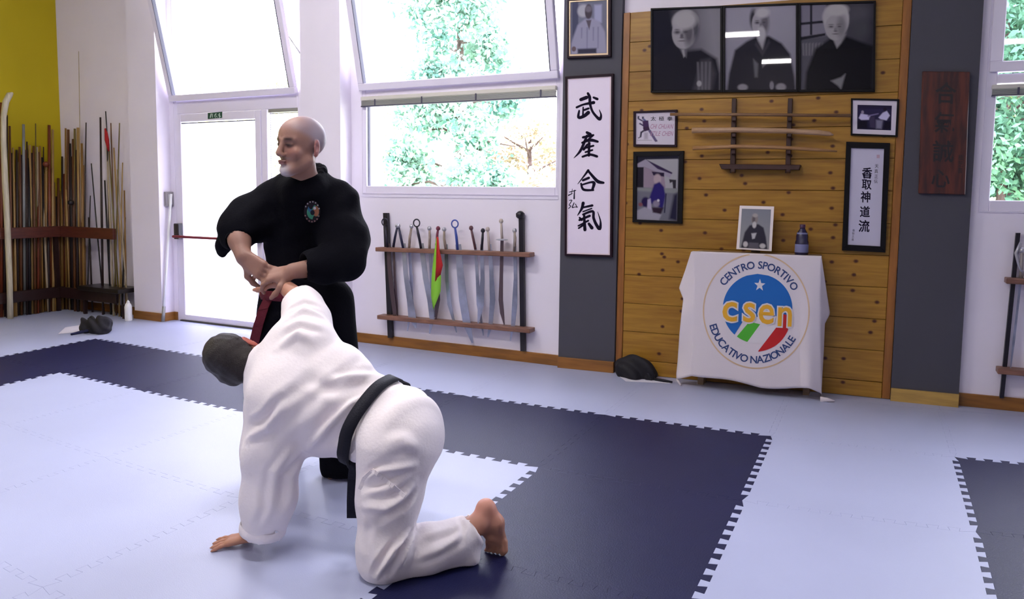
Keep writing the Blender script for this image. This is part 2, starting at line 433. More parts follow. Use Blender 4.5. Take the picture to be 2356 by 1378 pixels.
# fixed frame: two jambs, head, transom, bottom rail
m_.box(xl, xl + .045, WA - .0, WA + .09, Z2, zt); m_.box(xr - .03, xr, WA, WA + .09, Z2, zt)
m_.box(xl + .045, xr - .03, WA, WA + .09, zt - .06, zt); m_.box(xl + .045, xr - .03, WA, WA + .09, zr0 - .02, zr1 - .01); m_.box(xl + .045, xr - .03, WA, WA + .09, Z2, zb1)
m_.build('frame', PVCM, W2, bevel=0.004)
m_ = MB(); m_.box(xl + .045, xr - .03, WA + .05, WA + .056, zb1, zr0 - .02); m_.build('pane', GLASSM, W2)
m_ = MB()
for a, b_ in ((xl + .045, xl + .052), (xr - .036, xr - .03)): m_.box(a, b_, WA + .02, WA + .05, zb1, zr0 - .02)
m_.build('gasket', GASKM, W2)
# low white panel joint under the window
m_ = MB(); zj = float(wl(1060, 456)[2]); m_.box(xl, xr, WA - .006, WA, zj, Z2 - .002); m_.box(xl, xr, WA - .012, WA, Z2 - .004, Z2 + .0); m_.build('window_sill', PVCM, W2)

def tilt_sash(parent, x0, x1, z0, z1, yh, ang, fw=0.06, th=0.05, stay=None):
    """hopper sash hinged at its bottom rail, leaning into the room"""
    s, c = math.sin(ang), math.cos(ang)
    def P(x, h, d):   # h up the sash, d towards the room
        return np.array([x, yh - s * h - c * d, z0 + c * h - s * d])
    m_ = MB(); hh = z1 - z0
    def bar(xa, xb, ha, hb):
        m_.hexa([P(xa, ha, 0), P(xb, ha, 0), P(xb, hb, 0), P(xa, hb, 0)], [P(xa, ha, th), P(xb, ha, th), P(xb, hb, th), P(xa, hb, th)])
    bar(x0, x1, 0, fw); bar(x0, x1, hh - fw, hh); bar(x0, x0 + fw, fw, hh - fw); bar(x1 - fw, x1, fw, hh - fw)
    sa = m_.build('tilt_sash', PVCM, parent, bevel=0.005)
    m_ = MB(); m_.hexa([P(x0 + fw, fw, .02), P(x1 - fw, fw, .02), P(x1 - fw, hh - fw, .02), P(x0 + fw, hh - fw, .02)], [P(x0 + fw, fw, .026), P(x1 - fw, fw, .026), P(x1 - fw, hh - fw, .026), P(x0 + fw, hh - fw, .026)])
    g = m_.build('sash_pane', GLASSM, sa)
    m_ = MB()
    for xa, xb in ((x0 + fw, x0 + fw + .006), (x1 - fw - .006, x1 - fw)):
        m_.hexa([P(xa, fw, .01), P(xb, fw, .01), P(xb, hh - fw, .01), P(xa, hh - fw, .01)], [P(xa, fw, .05), P(xb, fw, .05), P(xb, hh - fw, .05), P(xa, hh - fw, .05)])
    m_.build('sash_gasket', GASKM, sa)
    if stay:
        a = P(x1 - .02, stay, .02); m_ = MB(); m_.tube([a, np.array([x1 + .02, yh + .02, z0 + stay * 0.62])], 0.006, 6); m_.build('stay_arm', ALUM, parent)
    return sa
ANG = math.radians(13)
tilt_sash(W2, xl + .0, xr - .0, zr1 - .02, ZTOP - .12, WA - .002, ANG)

# ---- door bay with tilting fanlight
DO = empty('door_1', (D1L, WA, 0), kind='structure')
zt0, zt1 = float(wl(550, 250)[2]), float(wl(550, 222)[2])
xm = wx(603); xd0 = wx(420); xd1 = wx(590); xs0, xs1 = wx(618), wx(687)
m_ = MB()
m_.box(D1L, D1L + .05, WA, WA + .09, 0, ZTOP); m_.box(D1R - .02, D1R, WA, WA + .09, 0, ZTOP); m_.box(D1L + .05, D1R - .02, WA, WA + .09, ZTOP - .06, ZTOP)
m_.box(D1L + .05, D1R - .02, WA, WA + .09, zt0 - .02, zt1)
m_.box(xm, xm + .07, WA, WA + .09, 0, zt0 - .02)
m_.box(xm + .07, D1R - .02, WA, WA + .09, 0, 0.9)
m_.build('frame', PVCM, DO, bevel=0.004)
# leaf
zl = zt0 - .025; zg0 = 0.045
m_ = MB(); y0_, y1_ = WA - .01, WA + .05
zpt = float(wl(500, 277)[2])
m_.box(D1L + .052, xd0, y0_, y1_, 0.012, zl); m_.box(xd1, xm - .002, y0_, y1_, 0.012, zl); m_.box(xd0, xd1, y0_, y1_, zpt, zl); m_.box(xd0, xd1, y0_, y1_, 0.012, 0.07)
leaf = m_.build('door_leaf', PVCM, DO, bevel=0.004)
m_ = MB(); m_.box(xd0, xd1, WA + .02, WA + .026, 0.07, zpt); m_.build('pane', GLASSM, leaf)
m_ = MB(); m_.box(D1L + .052, xm, WA - .03, WA + .09, 0.0, 0.012); m_.build('threshold', mat('dark_threshold', srgb(60, 55, 50), 0.5), DO)
m_ = MB(); m_.box(xs0, xs1, WA + .05, WA + .056, 0.9, zt0 - .02); m_.build('side_pane', GLASSM, DO)
tilt_sash(DO, D1L, D1R, zt1 - .005, ZTOP - .12, WA - .002, ANG, stay=.55)
# panic bar with its end housing
m_ = MB(); zb_ = float(wl(460, 545)[2])
e0 = wl(414, 530, .02); m_.box(e0[0] - .035, e0[0] + .035, WA - .07, WA - .012, zb_ - .03, zb_ + .13)
e1x = xd1 + .04
m_.box(e1x - .035, e1x + .035, WA - .07, WA - .012, zb_ - .03, zb_ + .13); hs_ = m_.build('panic_bar_housing', BLACKM, DO, bevel=0.006)
m_ = MB(); m_.tube([(e0[0], WA - .1, zb_), (e1x, WA - .1, zb_)], 0.014, 10); m_.tube([(e0[0], WA - .06, zb_), (e0[0], WA - .11, zb_)], .012, 8)
m_.build('panic_bar', mat('dark_red_bar', srgb(120, 30, 50), 0.4), DO)
# curtain on the door glass
def curtain(name, x0, x1, z0, z1, y, n=60, amp=.012, nz=8, waves=16):
    v = []; f = []
    for j in range(nz + 1):
        t = j / nz; z = z1 + (z0 - z1) * t
        for i in range(n + 1):
            u = i / n; x = x0 + (x1 - x0) * u
            zz = z + (0.012 * math.sin(u * 9) + 0.01 * math.sin(u * 23 + 1)) * (t > .99)
            v.append((x, y - amp * (0.5 + 0.5 * math.sin(u * 2 * math.pi * waves + 0.8 * math.sin(u * 7) + .5 * t)) * (0.35 + .65 * t), zz))
    for j in range(nz):
        for i in range(n):
            a = j * (n + 1) + i; f.append((a, a + 1, a + n + 2, a + n + 1))
    return mesh_py(name, v, f, True)
cu = link('door_curtain', curtain('door_curtain', xd0 + .0, xd1 - .0, 0.10, float(wl(500, 281)[2]), WA + .012, n=160), None, SHEER,
     label='sheer white curtain stretched over the glass of the door', cat='curtain')
sol = cu.modifiers.new('s', 'SOLIDIFY'); sol.thickness = 0.001
m_ = MB(); m_.tube([(xd0 + .0, WA + .006, float(wl(500, 281)[2]) + .004), (xd1, WA + .006, float(wl(500, 281)[2]) + .004)], .005, 8); o = m_.build('curtain_rod', GASKM); o.parent = cu
# venetian blind in the side light
vb = empty('venetian_blind', (xs0, WA + .02, zt0 - .05), label='white venetian blind in the narrow window beside the door', cat='blind')
m_ = MB(); z = zt0 - .06
while z > 0.95:
    m_.slab([(xs0 + .003, WA + .008, z - .006), (xs1 - .003, WA + .008, z - .006), (xs1 - .003, WA + .03, z + .006), (xs0 + .003, WA + .03, z + .006)], np.array([0, 0.0004, 0.001])); z -= .021
m_.build('slat', PVCM, vb, kind='stuff')
m_ = MB(); m_.box(xs0 + .003, xs1 - .003, WA + .004, WA + .036, zt0 - .05, zt0 - .022); m_.build('head_rail', ALUM, vb)
m_ = MB(); m_.tube([(xs0 + .03, WA + .004, zt0 - .04), (xs0 + .03, WA + .004, zt0 - .9)], .002, 5); m_.build('pull_cord', GASKM, vb)
# exit sign
ES = empty('exit_sign', wl(495, 266), label='small green emergency exit sign stuck above the door glass', cat='sign')
q = [wl(*p, .0115) for p in ((478, 260), (511, 257), (511, 271), (478, 274))]
m_ = MB(); m_.slab([q[3], q[2], q[1], q[0]], np.array([0, .004, 0])); m_.build('plate', mat('exit_green', srgb(20, 72, 58), 0.5), ES)
def strokes(strk, fmap, lift=0.0, nrm=(0, -1, 0)):
    """brush strokes: [(points, widths)] in the 2D frame of fmap"""
    m_ = MB(); nr = np.array(nrm, float) * lift
    for pts, ws in strk:
        if np.isscalar(ws): ws = [ws] * len(pts)
        P = []; W = []
        for k in range(len(pts) - 1):      # resample with smoothing
            p0 = np.array(pts[max(k - 1, 0)], float); p1_ = np.array(pts[k], float); p2_ = np.array(pts[k + 1], float); p3 = np.array(pts[min(k + 2, len(pts) - 1)], float)
            nseg = 1 if len(pts) == 2 else 5
            for a in range(nseg):
                t = a / nseg
                P.append(0.5 * (2 * p1_ + (p2_ - p0) * t + (2 * p0 - 5 * p1_ + 4 * p2_ - p3) * t * t + (3 * p1_ - p0 - 3 * p2_ + p3) * t ** 3)); W.append(ws[k] + (ws[k + 1] - ws[k]) * t)
        P.append(np.array(pts[-1], float)); W.append(ws[-1])
        L_ = []; R__ = []
        for k in range(len(P)):
            d = P[min(k + 1, len(P) - 1)] - P[max(k - 1, 0)]; d = d / (np.linalg.norm(d) + 1e-9); n_ = np.array([-d[1], d[0]])
            L_.append(P[k] + n_ * W[k] / 2); R__.append(P[k] - n_ * W[k] / 2)
        vv = []; ff = []
        for k in range(len(P)): vv += [fmap(*L_[k]) + nr, fmap(*R__[k]) + nr]
        for k in range(len(P) - 1): ff.append((2 * k, 2 * k + 2, 2 * k + 3, 2 * k + 1))
        m_.add(vv, ff)
        for e in (0, -1):
            c = P[e]; vv = []
            for a in range(8):
                an = math.pi * a / 4; vv.append(fmap(c[0] + W[e] / 2 * math.cos(an), c[1] + W[e] / 2 * math.sin(an)) + nr)
            m_.add(vv, [tuple(range(8))])
    return m_
st = [([(486, 262), (484, 270)], 2.6), ([(489, 262), (489, 270)], 1.6), ([(497, 262), (494, 266), (496, 271)], [2.6, 1.6, 1.2]), ([(497, 266), (500, 270)], 1.4), ([(505, 261), (505, 270)], 2.4), ([(502, 264), (508, 268)], 1.4)]
strokes(st, lambda x, y: wl(x, y, .0117), .0006).build('running_figure_print', mat('sign_white', srgb(200, 220, 210), 0.5), ES)

# ---- right-hand window
W3 = empty('window_3', (D3L, wally(D3L), Z3), kind='structure')
def yb3(x, o): return wally(x) + o
def box3(m_, x0, x1, y0, y1, z0, z1):
    m_.hexa([(x0, yb3(x0, y1), z0), (x1, yb3(x1, y1), z0), (x1, yb3(x1, y1), z1), (x0, yb3(x0, y1), z1)], [(x0, yb3(x0, y0), z0), (x1, yb3(x1, y0), z0), (x1, yb3(x1, y0), z1), (x0, yb3(x0, y0), z1)])
zq = lambda y, x=2300: float(wl(x, y)[2])
m_ = MB(); box3(m_, D3L, D3L + .06, 0, .09, Z3, ZTOP); box3(m_, D3R - .06, D3R, 0, .09, Z3, ZTOP); box3(m_, D3L + .06, D3R - .06, 0, .09, Z3, zq(461)); box3(m_, D3L + .06, D3R - .06, 0, .09, zq(192), zq(170)); box3(m_, D3L + .06, D3R - .06, 0, .09, ZTOP - .06, ZTOP)
m_.build('frame', PVCM, W3, bevel=.004)
m_ = MB(); box3(m_, D3L + .06, D3R - .06, .05, .056, zq(461), zq(192)); m_.build('pane', GLASSM, W3)
m_ = MB(); xs = wx(2280, 100)
za, zb2 = zq(166), zq(142)
box3(m_, xs, D3R, -.025, .03, za, zb2); box3(m_, xs, xs + .07, -.025, .03, zb2, ZTOP - .08); box3(m_, D3R - .07, D3R, -.025, .03, zb2, ZTOP - .08); box3(m_, xs + .07, D3R - .07, -.025, .03, ZTOP - .14, ZTOP - .08)
sa = m_.build('tilt_sash', PVCM, W3, bevel=.004)
m_ = MB(); box3(m_, xs + .07, D3R - .07, .0, .006, zb2, ZTOP - .14); m_.build('sash_pane', GLASSM, sa)
m_ = MB(); box3(m_, D3L, D3R, -.008, 0, zq(489), zq(486)); m_.build('window_sill', PVCM, W3)

# raised blinds (stacked slats under a head rail)
def stacked_blind(name, x0, x1, zt_, zb__, label):
    e = empty(name, ((x0 + x1) / 2, wally((x0 + x1) / 2), zt_), label=label, cat='blind')
    h = zt_ - zb__
    m_ = MB(); box3(m_, x0, x1, -.035, .0, zt_ - h * .38, zt_); m_.build('head_rail', mat('blind_rail_cream', srgb(214, 210, 200), 0.4), e, bevel=.003)
    m_ = MB(); k = 7
    for i in range(k):
        za_ = zt_ - h * .42 - (h * .50) * i / k; box3(m_, x0 + .004, x1 - .004, -.032 + .002 * (i % 2), -.002, za_ - h * .5 / k * .72, za_)
    m_.build('slat', ALUM, e, kind='stuff')
    m_ = MB(); box3(m_, x0 + .002, x1 - .002, -.034, -.001, zb__, zb__ + h * .1); m_.build('bottom_rail', GASKM, e)
    for t in (.08, .34, .62, .93):
        m_ = MB(); xx = x0 + (x1 - x0) * t; box3(m_, xx, xx + .012, -.037, -.035, zb__, zt_ - h * .3); m_.build('ladder_tape', GASKM, e)
zb1_ = lambda y: float(wl(1055, y)[2])
stacked_blind('window_blind', wx(836), wx(1279), zb1_(211), zb1_(236), 'raised grey blind folded under the transom of the middle window')
stacked_blind('window_blind', D3L + .03, D3R - .03, zq(196), zq(222), 'raised grey blind folded under the transom of the right-hand window')

# ------------------------------------------------------------------ outdoors
GRASS = mat('pale_grass', srgb(215, 222, 180), 0.9, noise=0.4, nscale=0.8)
b = MB(); b.box(-60, 40, 5.9, 90, -0.5, -0.35); b.build('ground_outside', GRASS, kind='structure')
BARK = mat('bark', srgb(92, 74, 70), 0.9, noise=0.4, nscale=6, bump=0.5, bscale=20)
def leafmat(name, c1, c2):
    m = mat(name, c1, 0.7, spec=0.2, col2=c2, nscale=1.6); return m
LF_CON = leafmat('conifer_needles', srgb(170, 200, 180), srgb(98, 142, 128))
LF_YEL = leafmat('yellow_leaves', srgb(226, 220, 160), srgb(184, 188, 120))
LF_GRN = leafmat('green_leaves', srgb(206, 208, 150), srgb(96, 140, 100))
LF_YEL2 = leafmat('golden_leaves', srgb(214, 210, 156), srgb(140, 162, 104)); LF_CON2 = leafmat('blue_green_leaves', srgb(104, 146, 116), srgb(60, 104, 84))
LF_PNK = leafmat('autumn_leaves', srgb(216, 194, 180), srgb(170, 164, 132))
def tree(name, base, h, rad, leafm, label, n=5000, ls=.12, cone=False, trunk_r=.14, low=.25, seed=1, group=None):
    r = np.random.default_rng(seed); x, y, z = base; n = int(n * 3.2)
    e = empty(name, base, label=label, cat='tree' if h > 2.6 else 'shrub', group=group)
    m_ = MB(); m_.tube([(x, y, z - .1), (x + .05 * h * .2, y, z + h * .4), (x, y + .05, z + h * .85)], [trunk_r, trunk_r * .7, trunk_r * .25], 8); m_.build('trunk', BARK, e)
    m_ = MB()
    for k in range(12):
        a = r.uniform(0, 6.28); t = r.uniform(low, .8); L_ = rad * r.uniform(.5, .9) * ((1 - t) * 1.1 if cone else 1)
        m_.tube([(x, y, z + h * t), (x + L_ * .5 * math.cos(a), y + L_ * .5 * math.sin(a), z + h * t + L_ * .18), (x + L_ * math.cos(a), y + L_ * math.sin(a), z + h * t + L_ * (.1 if cone else .4))], [trunk_r * .3, trunk_r * .2, .01], 5)
    m_.build('branch', BARK, e, kind='stuff')
    # leaves gathered in clumps
    nc = 60; cl = []
    for k in range(nc):
        a = r.uniform(0, 6.28)
        if cone:
            t = r.uniform(low * .6, 1.0); rr = rad * (1.02 - t) ** .75 * r.uniform(.35, 1); cl.append((rr * math.cos(a), rr * math.sin(a), h * t, rad * .2))
        else:
            u = r.uniform(-1, 1); s_ = math.sqrt(1 - u * u); q_ = r.uniform(.35, 1) ** .5
            hz = h * (1 - low) / 2; cl.append((rad * q_ * s_ * math.cos(a), rad * q_ * s_ * math.sin(a), h * low + hz + hz * q_ * u, rad * .28))
    ci = r.integers(0, nc, n); c = np.array(cl)[ci]; p = c[:, :3] + r.normal(0, 1, (n, 3)) * c[:, 3:4] * .55
    p[:, 2] = np.maximum(p[:, 2], 0.05)
    p += np.array([x, y, z]); d1 = r.normal(0, 1, (n, 3)); d1 /= np.linalg.norm(d1, axis=1)[:, None]; d2 = np.cross(d1, r.normal(0, 1, (n, 3))); d2 /= np.linalg.norm(d2, axis=1)[:, None]
    s = ls * .55 * r.uniform(.6, 1.3, (n, 1)); v = np.stack([p - d1 * s, p - d2 * s * .5, p + d1 * s, p + d2 * s * .5], 1).reshape(-1, 3)
    me = bpy.data.meshes.new('foliage'); me.vertices.add(4 * n); me.vertices.foreach_set('co', v.astype(np.float32).ravel()); me.loops.add(4 * n); me.loops.foreach_set('vertex_index', np.arange(4 * n, dtype=np.int32))
    me.polygons.add(n); me.polygons.foreach_set('loop_start', np.arange(0, 4 * n, 4, dtype=np.int32)); me.polygons.foreach_set('loop_total', np.full(n, 4, np.int32)); me.update(); me.validate()
    link('foliage', me, e, leafm, kind='stuff')
def tpos(px, Y): P = atY(px, 500, Y); return (float(P[0]), Y, -0.35)
tree('conifer_tree', tpos(1050, 15), 9.5, 2.1, LF_CON, 'tall blue-green conifer standing behind the middle window', n=9000, ls=.16, cone=True, low=.12, seed=3)
tree('leafy_tree', tpos(850, 33), 7.2, 3.0, LF_YEL, 'pale yellow-green tree left of the conifer', n=6000, ls=.15, seed=4, low=.1)
tree('leafy_tree', tpos(1215, 20), 4.2, 1.7, LF_PNK, 'pinkish autumn tree right of the conifer', n=5000, ls=.13, seed=5, low=.1)
tree('leafy_tree', tpos(560, 21), 6.0, 2.6, LF_YEL, 'pale yellow tree seen through the fanlight over the door', n=6000, ls=.15, seed=6, low=.15)
tree('garden_shrub', tpos(1190, 11), 1.6, .8, LF_PNK, 'low pinkish shrub at the right edge of the middle window view', n=3500, ls=.09, seed=9, low=.02, trunk_r=.05)
tree('leafy_tree', tpos(2325, 13), 6.5, 1.7, LF_GRN, 'green and yellow leafed tree with dark trunk outside the right-hand window', n=7000, ls=.12, seed=10, low=.22, trunk_r=.11)
tree('leafy_tree', tpos(2290, 10.5), 4.6, .8, LF_CON2, 'slim blue-green tree nearest the right-hand window', n=4500, ls=.09, seed=11, low=.3, trunk_r=.07)
tree('leafy_tree', tpos(2460, 16), 5.2, 1.7, LF_YEL2, 'yellow leafed tree behind the green one outside the right-hand window', n=5000, ls=.12, seed=12, low=.1)

# ------------------------------------------------------------------ interior lamps (ceiling tubes) and daylight portals
LMAT = bpy.data.materials.new('lamp_tube_glow'); LMAT.use_nodes = True
_p = LMAT.node_tree.nodes['Principled BSDF']; _p.inputs['Emission Color'].default_value = (1, .97, .95, 1); _p.inputs['Emission Strength'].default_value = 30
def ceiling_lamp(x, y, ln=1.3, rot=0.0, label='', power=10):
    e = empty('ceiling_lamp', (x, y, ZC - .3), label=label, cat='lamp')
    dx, dy = math.cos(rot), math.sin(rot); u = np.array([dx, dy, 0]); n_ = np.array([-dy, dx, 0]); c = np.array([x, y, ZC - .3])
    m_ = MB(); a = c - u * ln / 2; b_ = c + u * ln / 2; q = lambda p, s, z: p + n_ * s + np.array([0, 0, z])
    m_.hexa([q(a, .07, .0), q(b_, .07, .0), q(b_, .07, .05), q(a, .07, .05)], [q(a, -.07, .0), q(b_, -.07, .0), q(b_, -.07, .05), q(a, -.07, .05)]); m_.build('housing', WHITEM, e)
    m_ = MB(); m_.tube([a + [0, 0, -.035], b_ + [0, 0, -.035]], .03, 10); m_.build('tube', LMAT, e)
    for p in (a * .8 + b_ * .2, a * .2 + b_ * .8): m_ = MB(); m_.tube([p + [0, 0, .05], p + [0, 0, .3]], .004, 5); m_.build('hanger', ALUM, e)
    l = bpy.data.lights.new('ceiling_lamp_light', 'AREA'); l.shape = 'RECTANGLE'; l.size = ln; l.size_y = .1; l.energy = power; l.color = LAMP_COL
    o = bpy.data.objects.new('ceiling_lamp_light', l); COL.objects.link(o); o.parent = e; o.matrix_parent_inverse = Matrix.Translation(e.location).inverted()
    o.location = (x, y, ZC - .36); o.rotation_euler = (0, 0, rot)
for x, y, ln, s_ in ((-3.5, 2.7, 1.5, 'over the mats before the middle window'), (-1.7, 1.4, 1.5, 'over the kneeling man'), (-5.4, 1.2, 1.2, 'over the front left of the mats'), (-5.0, -1.9, 1.2, 'at the rear left of the hall'), (-0.97, -1.2, .55, 'at the rear middle of the hall, reflected in the portraits'), (-0.33, -3.7, .5, 'by the rear wall of the hall'), (3.4, -2.6, 1.0, 'at the rear right of the hall')):
    ceiling_lamp(x, y, ln, 0.0, 'white tube lamp hanging ' + s_, LAMP_POWER * (3.1 if y in (2.7, 1.4) else 1.0 if x < -4 else 1.0 if x < 0 else .5))
def portal(x0, x1, z0, z1):
    l = bpy.data.lights.new('window_portal', 'AREA'); l.shape = 'RECTANGLE'; l.size = x1 - x0; l.size_y = z1 - z0; l.energy = 1
    try: l.cycles.is_portal = True
    except Exception: return
    o = bpy.data.objects.new('window_portal', l); COL.objects.link(o); xm_ = (x0 + x1) / 2
    o.location = (xm_, wally(xm_) + .35, (z0 + z1) / 2); o.rotation_euler = (-math.pi / 2, 0, 0)
portal(D1L, D1R, 0, ZTOP); portal(D2L, D2R, Z2, ZTOP); portal(D3L, D3R, Z3, ZTOP)

# ------------------------------------------------------------------ knotty pine panel with its boards
PXL, PXR = float(wl(1424, 500, .03)[0]), float(wl(2071, 500, .03)[0])
PZT = float(wl(1700, 9, .03)[2])
PN = empty('wooden_wall_panel', (PXL, wally(PXL), 0), label='tall knotty pine board panel between the two grey pillars', cat='panel')
def wslab(m_, x0, x1, z0, z1, o0, o1):
    m_.hexa([(x0, wally(x0) - o0, z0), (x1, wally(x1) - o0, z0), (x1, wally(x1) - o0, z1), (x0, wally(x0) - o0, z1)], [(x0, wally(x0) - o1, z0), (x1, wally(x1) - o1, z0), (x1, wally(x1) - o1, z1), (x0, wally(x0) - o1, z1)])
m_ = MB(); wslab(m_, PXL, PXR, 0.002, PZT, .001, .010); m_.build('backing_board', PINEE, PN)
npk = 12; z = 0.11; ph = (PZT - 0.11) / npk
for k in range(npk):
    m_ = MB(); wslab(m_, PXL + .052, PXR - .052, z + .0015, z + ph - .0015, .010, .028 + .0012 * ((k * 7) % 3)); m_.build('plank', PINE, PN, bevel=.002); z += ph
for a, c_ in ((PXL, PXL + .05), (PXR - .05, PXR)):
    m_ = MB(); wslab(m_, a, c_, .002, PZT, .010, .034); m_.build('edge_trim', PINEE, PN, bevel=.003)
m_ = MB(); wslab(m_, PXL + .052, PXR - .052, .002, .108, .010, .036); m_.build('bottom_trim', PINE, PN, bevel=.003)

# ------------------------------------------------------------------ little painter for printed pictures
def sd_poly(U, V, pts):
    pts = [np.array(p, float) for p in pts]; n = len(pts); d = np.full(U.shape, 1e9); inside = np.zeros(U.shape, bool)
    for i in range(n):
        a = pts[i]; b_ = pts[(i + 1) % n]; e = b_ - a; wx_ = U - a[0]; wy = V - a[1]
        t = np.clip((wx_ * e[0] + wy * e[1]) / (e @ e + 1e-12), 0, 1); d = np.minimum(d, (wx_ - e[0] * t) ** 2 + (wy - e[1] * t) ** 2)
        c = ((a[1] > V) != (b_[1] > V)) & (U < (b_[0] - a[0]) * (V - a[1]) / (b_[1] - a[1] + 1e-12) + a[0]); inside ^= c
    d = np.sqrt(d); return np.where(inside, -d, d)
class Pic:
    def __init__(s, nx, ny, asp):
        s.nx, s.ny = nx, ny; u = np.linspace(0, 1, nx); v = np.linspace(0, 1, ny); s.U, s.V = np.meshgrid(u, v); s.asp = asp; s.c = np.zeros((ny, nx, 3))
    def lin(s, c):
        c = np.array(c, float) / 255; return np.where(c <= .04045, c / 12.92, ((c + .055) / 1.055) ** 2.4)
    def fill(s, c): s.c[:] = s.lin(c)
    def grad(s, f, c0, c1):
        t = np.clip(f(s.U, s.V), 0, 1)[..., None]; s.c = s.lin(c0) * (1 - t) + s.lin(c1) * t
    def mix(s, m, c): m = np.clip(m, 0, 1)[..., None]; s.c = s.c * (1 - m) + s.lin(c) * m
    def poly(s, pts, c, blur=.012): s.mix(.5 - sd_poly(s.U, s.V * s.asp, [(a, b * s.asp) for a, b in pts]) / blur, c)
    def ell(s, x, y, rx, ry, c, blur=.25, rot=0):
        du = s.U - x; dv = (s.V - y); ca, sa_ = math.cos(rot), math.sin(rot); a = du * ca + dv * sa_; b_ = -du * sa_ + dv * ca
        r = np.sqrt((a / rx) ** 2 + (b_ / ry) ** 2); s.mix((1 - r) / blur + .5, c)
    def mesh(s, name, fmap, material, parent):
        v = np.array([fmap(u, t) for t in np.linspace(0, 1, s.ny) for u in np.linspace(0, 1, s.nx)])
        nx, ny = s.nx, s.ny; i = np.arange(nx - 1)[None, :] + np.arange(ny - 1)[:, None] * nx; f = np.stack([i, i + nx, i + nx + 1, i + 1], -1).reshape(-1, 4)
        me = bpy.data.meshes.new(name); me.from_pydata(v.tolist(), [], f.tolist()); me.update(); set_cols(me, s.c.reshape(-1, 3).astype(np.float32)); return link(name, me, parent, material)
PRINT = attr_mat('printed_picture_behind_glass', 0.6, 0.05, coat=0.7)
PRINTM = attr_mat('printed_picture_matt', 0.6, 0.3)
def bil(q, fm):
    q = [np.array(p, float) for p in q]
    return lambda u, v: fm(*((q[0] * (1 - u) + q[1] * u) * (1 - v) + (q[3] * (1 - u) + q[2] * u) * v))
def framed(name, outer, inner, off, th, fmat, label, cat='picture', group=None, backs=True):
    c = wl(*(np.array(outer[0]) + np.array(outer[2])) / 2, off)
    e = empty(name, c, label=label, cat=cat, group=group)
    m_ = MB(); bars(m_, outer, inner, off + th, th); m_.build('frame', fmat, e, bevel=.0015)
    m_ = MB(); q = [wl(*p, off + th * .35) for p in outer]; m_.slab([q[3], q[2], q[1], q[0]], np.array([0, th * .3, 0])); m_.build('backing', fmat, e)
    return e

SKIN_BW = (150, 145, 152)
# portrait 1: bald man looking left, dark robe, dark background left, pale right
def person_face(P, x, y, rx, ry, base, shade, hair=None, look=0):
    P.ell(x, y + ry * .05, rx, ry, base, .12)
    if hair: P.ell(x, y - ry * .62, rx * 1.02, ry * .55, hair, .3)
    P.ell(x + rx * .55, y, rx * .45, ry * .85, shade, 1.0)
    for sx in (-.42, .38):
        P.ell(x + rx * (sx + look), y - ry * .02, rx * .28, ry * .12, shade, 1.2)
        P.ell(x + rx * (sx + look), y - ry * .02, rx * .17, ry * .035, (64, 60, 66), .9)
        P.ell(x + rx * (sx + look), y - ry * .2, rx * .26, ry * .035, (100, 95, 100), .9)
    P.ell(x + rx * look, y + ry * .22, rx * .15, ry * .16, shade, .9)
    P.ell(x + rx * look, y + ry * .34, rx * .22, ry * .035, (88, 82, 88), .9)
    P.ell(x + rx * look, y + ry * .55, rx * .34, ry * .035, (88, 80, 86), .9)
e = framed('framed_portrait', [(1497, 19), (1662, 13), (1662, 212), (1497, 213)], [(1501, 23), (1657, 17), (1657, 207), (1501, 208)], .03, .03, FRAMEK, 'left black-framed portrait of a bald man in dark robe, top of the pine panel', group='three large portraits at the top of the panel')
P = Pic(110, 130, 1.2); P.grad(lambda u, v: (u - .35) * 1.6 + (.2 - v * .25), (22, 22, 34), (128, 125, 134))
P.poly([(-.05, .62), (.3, .42), (.46, .52), (.72, .5), (.95, .62), (1.0, .8), (1.0, 1.05), (-.05, 1.05)], (26, 25, 35), .06)
P.poly([(.62, .95), (.72, .64), (.85, .62), (.93, .8), (.88, 1.0), (.6, 1.0)], (62, 60, 68), .08)
for k in range(4): P.poly([(.66 + k * .06, .66), (.68 + k * .06, .66), (.70 + k * .05, 1.0), (.67 + k * .05, 1.0)], (98, 95, 102), .03)
P.ell(.69, .92, .035, .035, (150, 148, 152), .5)
P.poly([(.38, .45), (.52, .45), (.5, .6), (.44, .55)], (90, 88, 95), .03); P.ell(.49, .17, .2, .16, (150, 146, 152), .15); P.ell(.47, .32, .165, .17, (146, 142, 148), .15)
P.ell(.62, .22, .07, .16, (70, 68, 76), .8); person_face(P, .45, .29, .16, .19, (148, 144, 150), (84, 80, 88), look=-.1); P.ell(.48, .14, .17, .11, (160, 156, 160), .5)
P.poly([(.43, .5), (.47, .5), (.48, .58), (.46, .6)], (140, 138, 142), .02)
P.mesh('photograph', bil([(1501, 23), (1657, 17), (1657, 207), (1501, 208)], lambda x, y: wl(x, y, .048)), PRINT, e)
e = framed('framed_portrait', [(1662.5, 13), (1836, 6.5), (1836, 211.5), (1662.5, 212)], [(1668, 17), (1831, 11), (1831, 206), (1668, 207)], .03, .03, FRAMEK, 'middle black-framed portrait of a white-bearded man seated in dark robe', group='three large portraits at the top of the panel')
P = Pic(110, 130, 1.2); P.grad(lambda u, v: v * .7 + abs(u - .5) * .2, (150, 146, 160), (112, 110, 122))
P.poly([(.02, 1.05), (.06, .8), (.14, .52), (.3, .42), (.45, .36), (.62, .36), (.8, .45), (.92, .58), (.98, .85), (1.0, 1.05)], (32, 31, 40), .04)
P.poly([(.42, .28), (.6, .28), (.56, .42), (.53, .52), (.47, .42)], (150, 146, 152), .04); P.poly([(.44, .42), (.53, .53), (.62, .4), (.64, .44), (.53, .6), (.42, .46)], (54, 52, 60), .03)
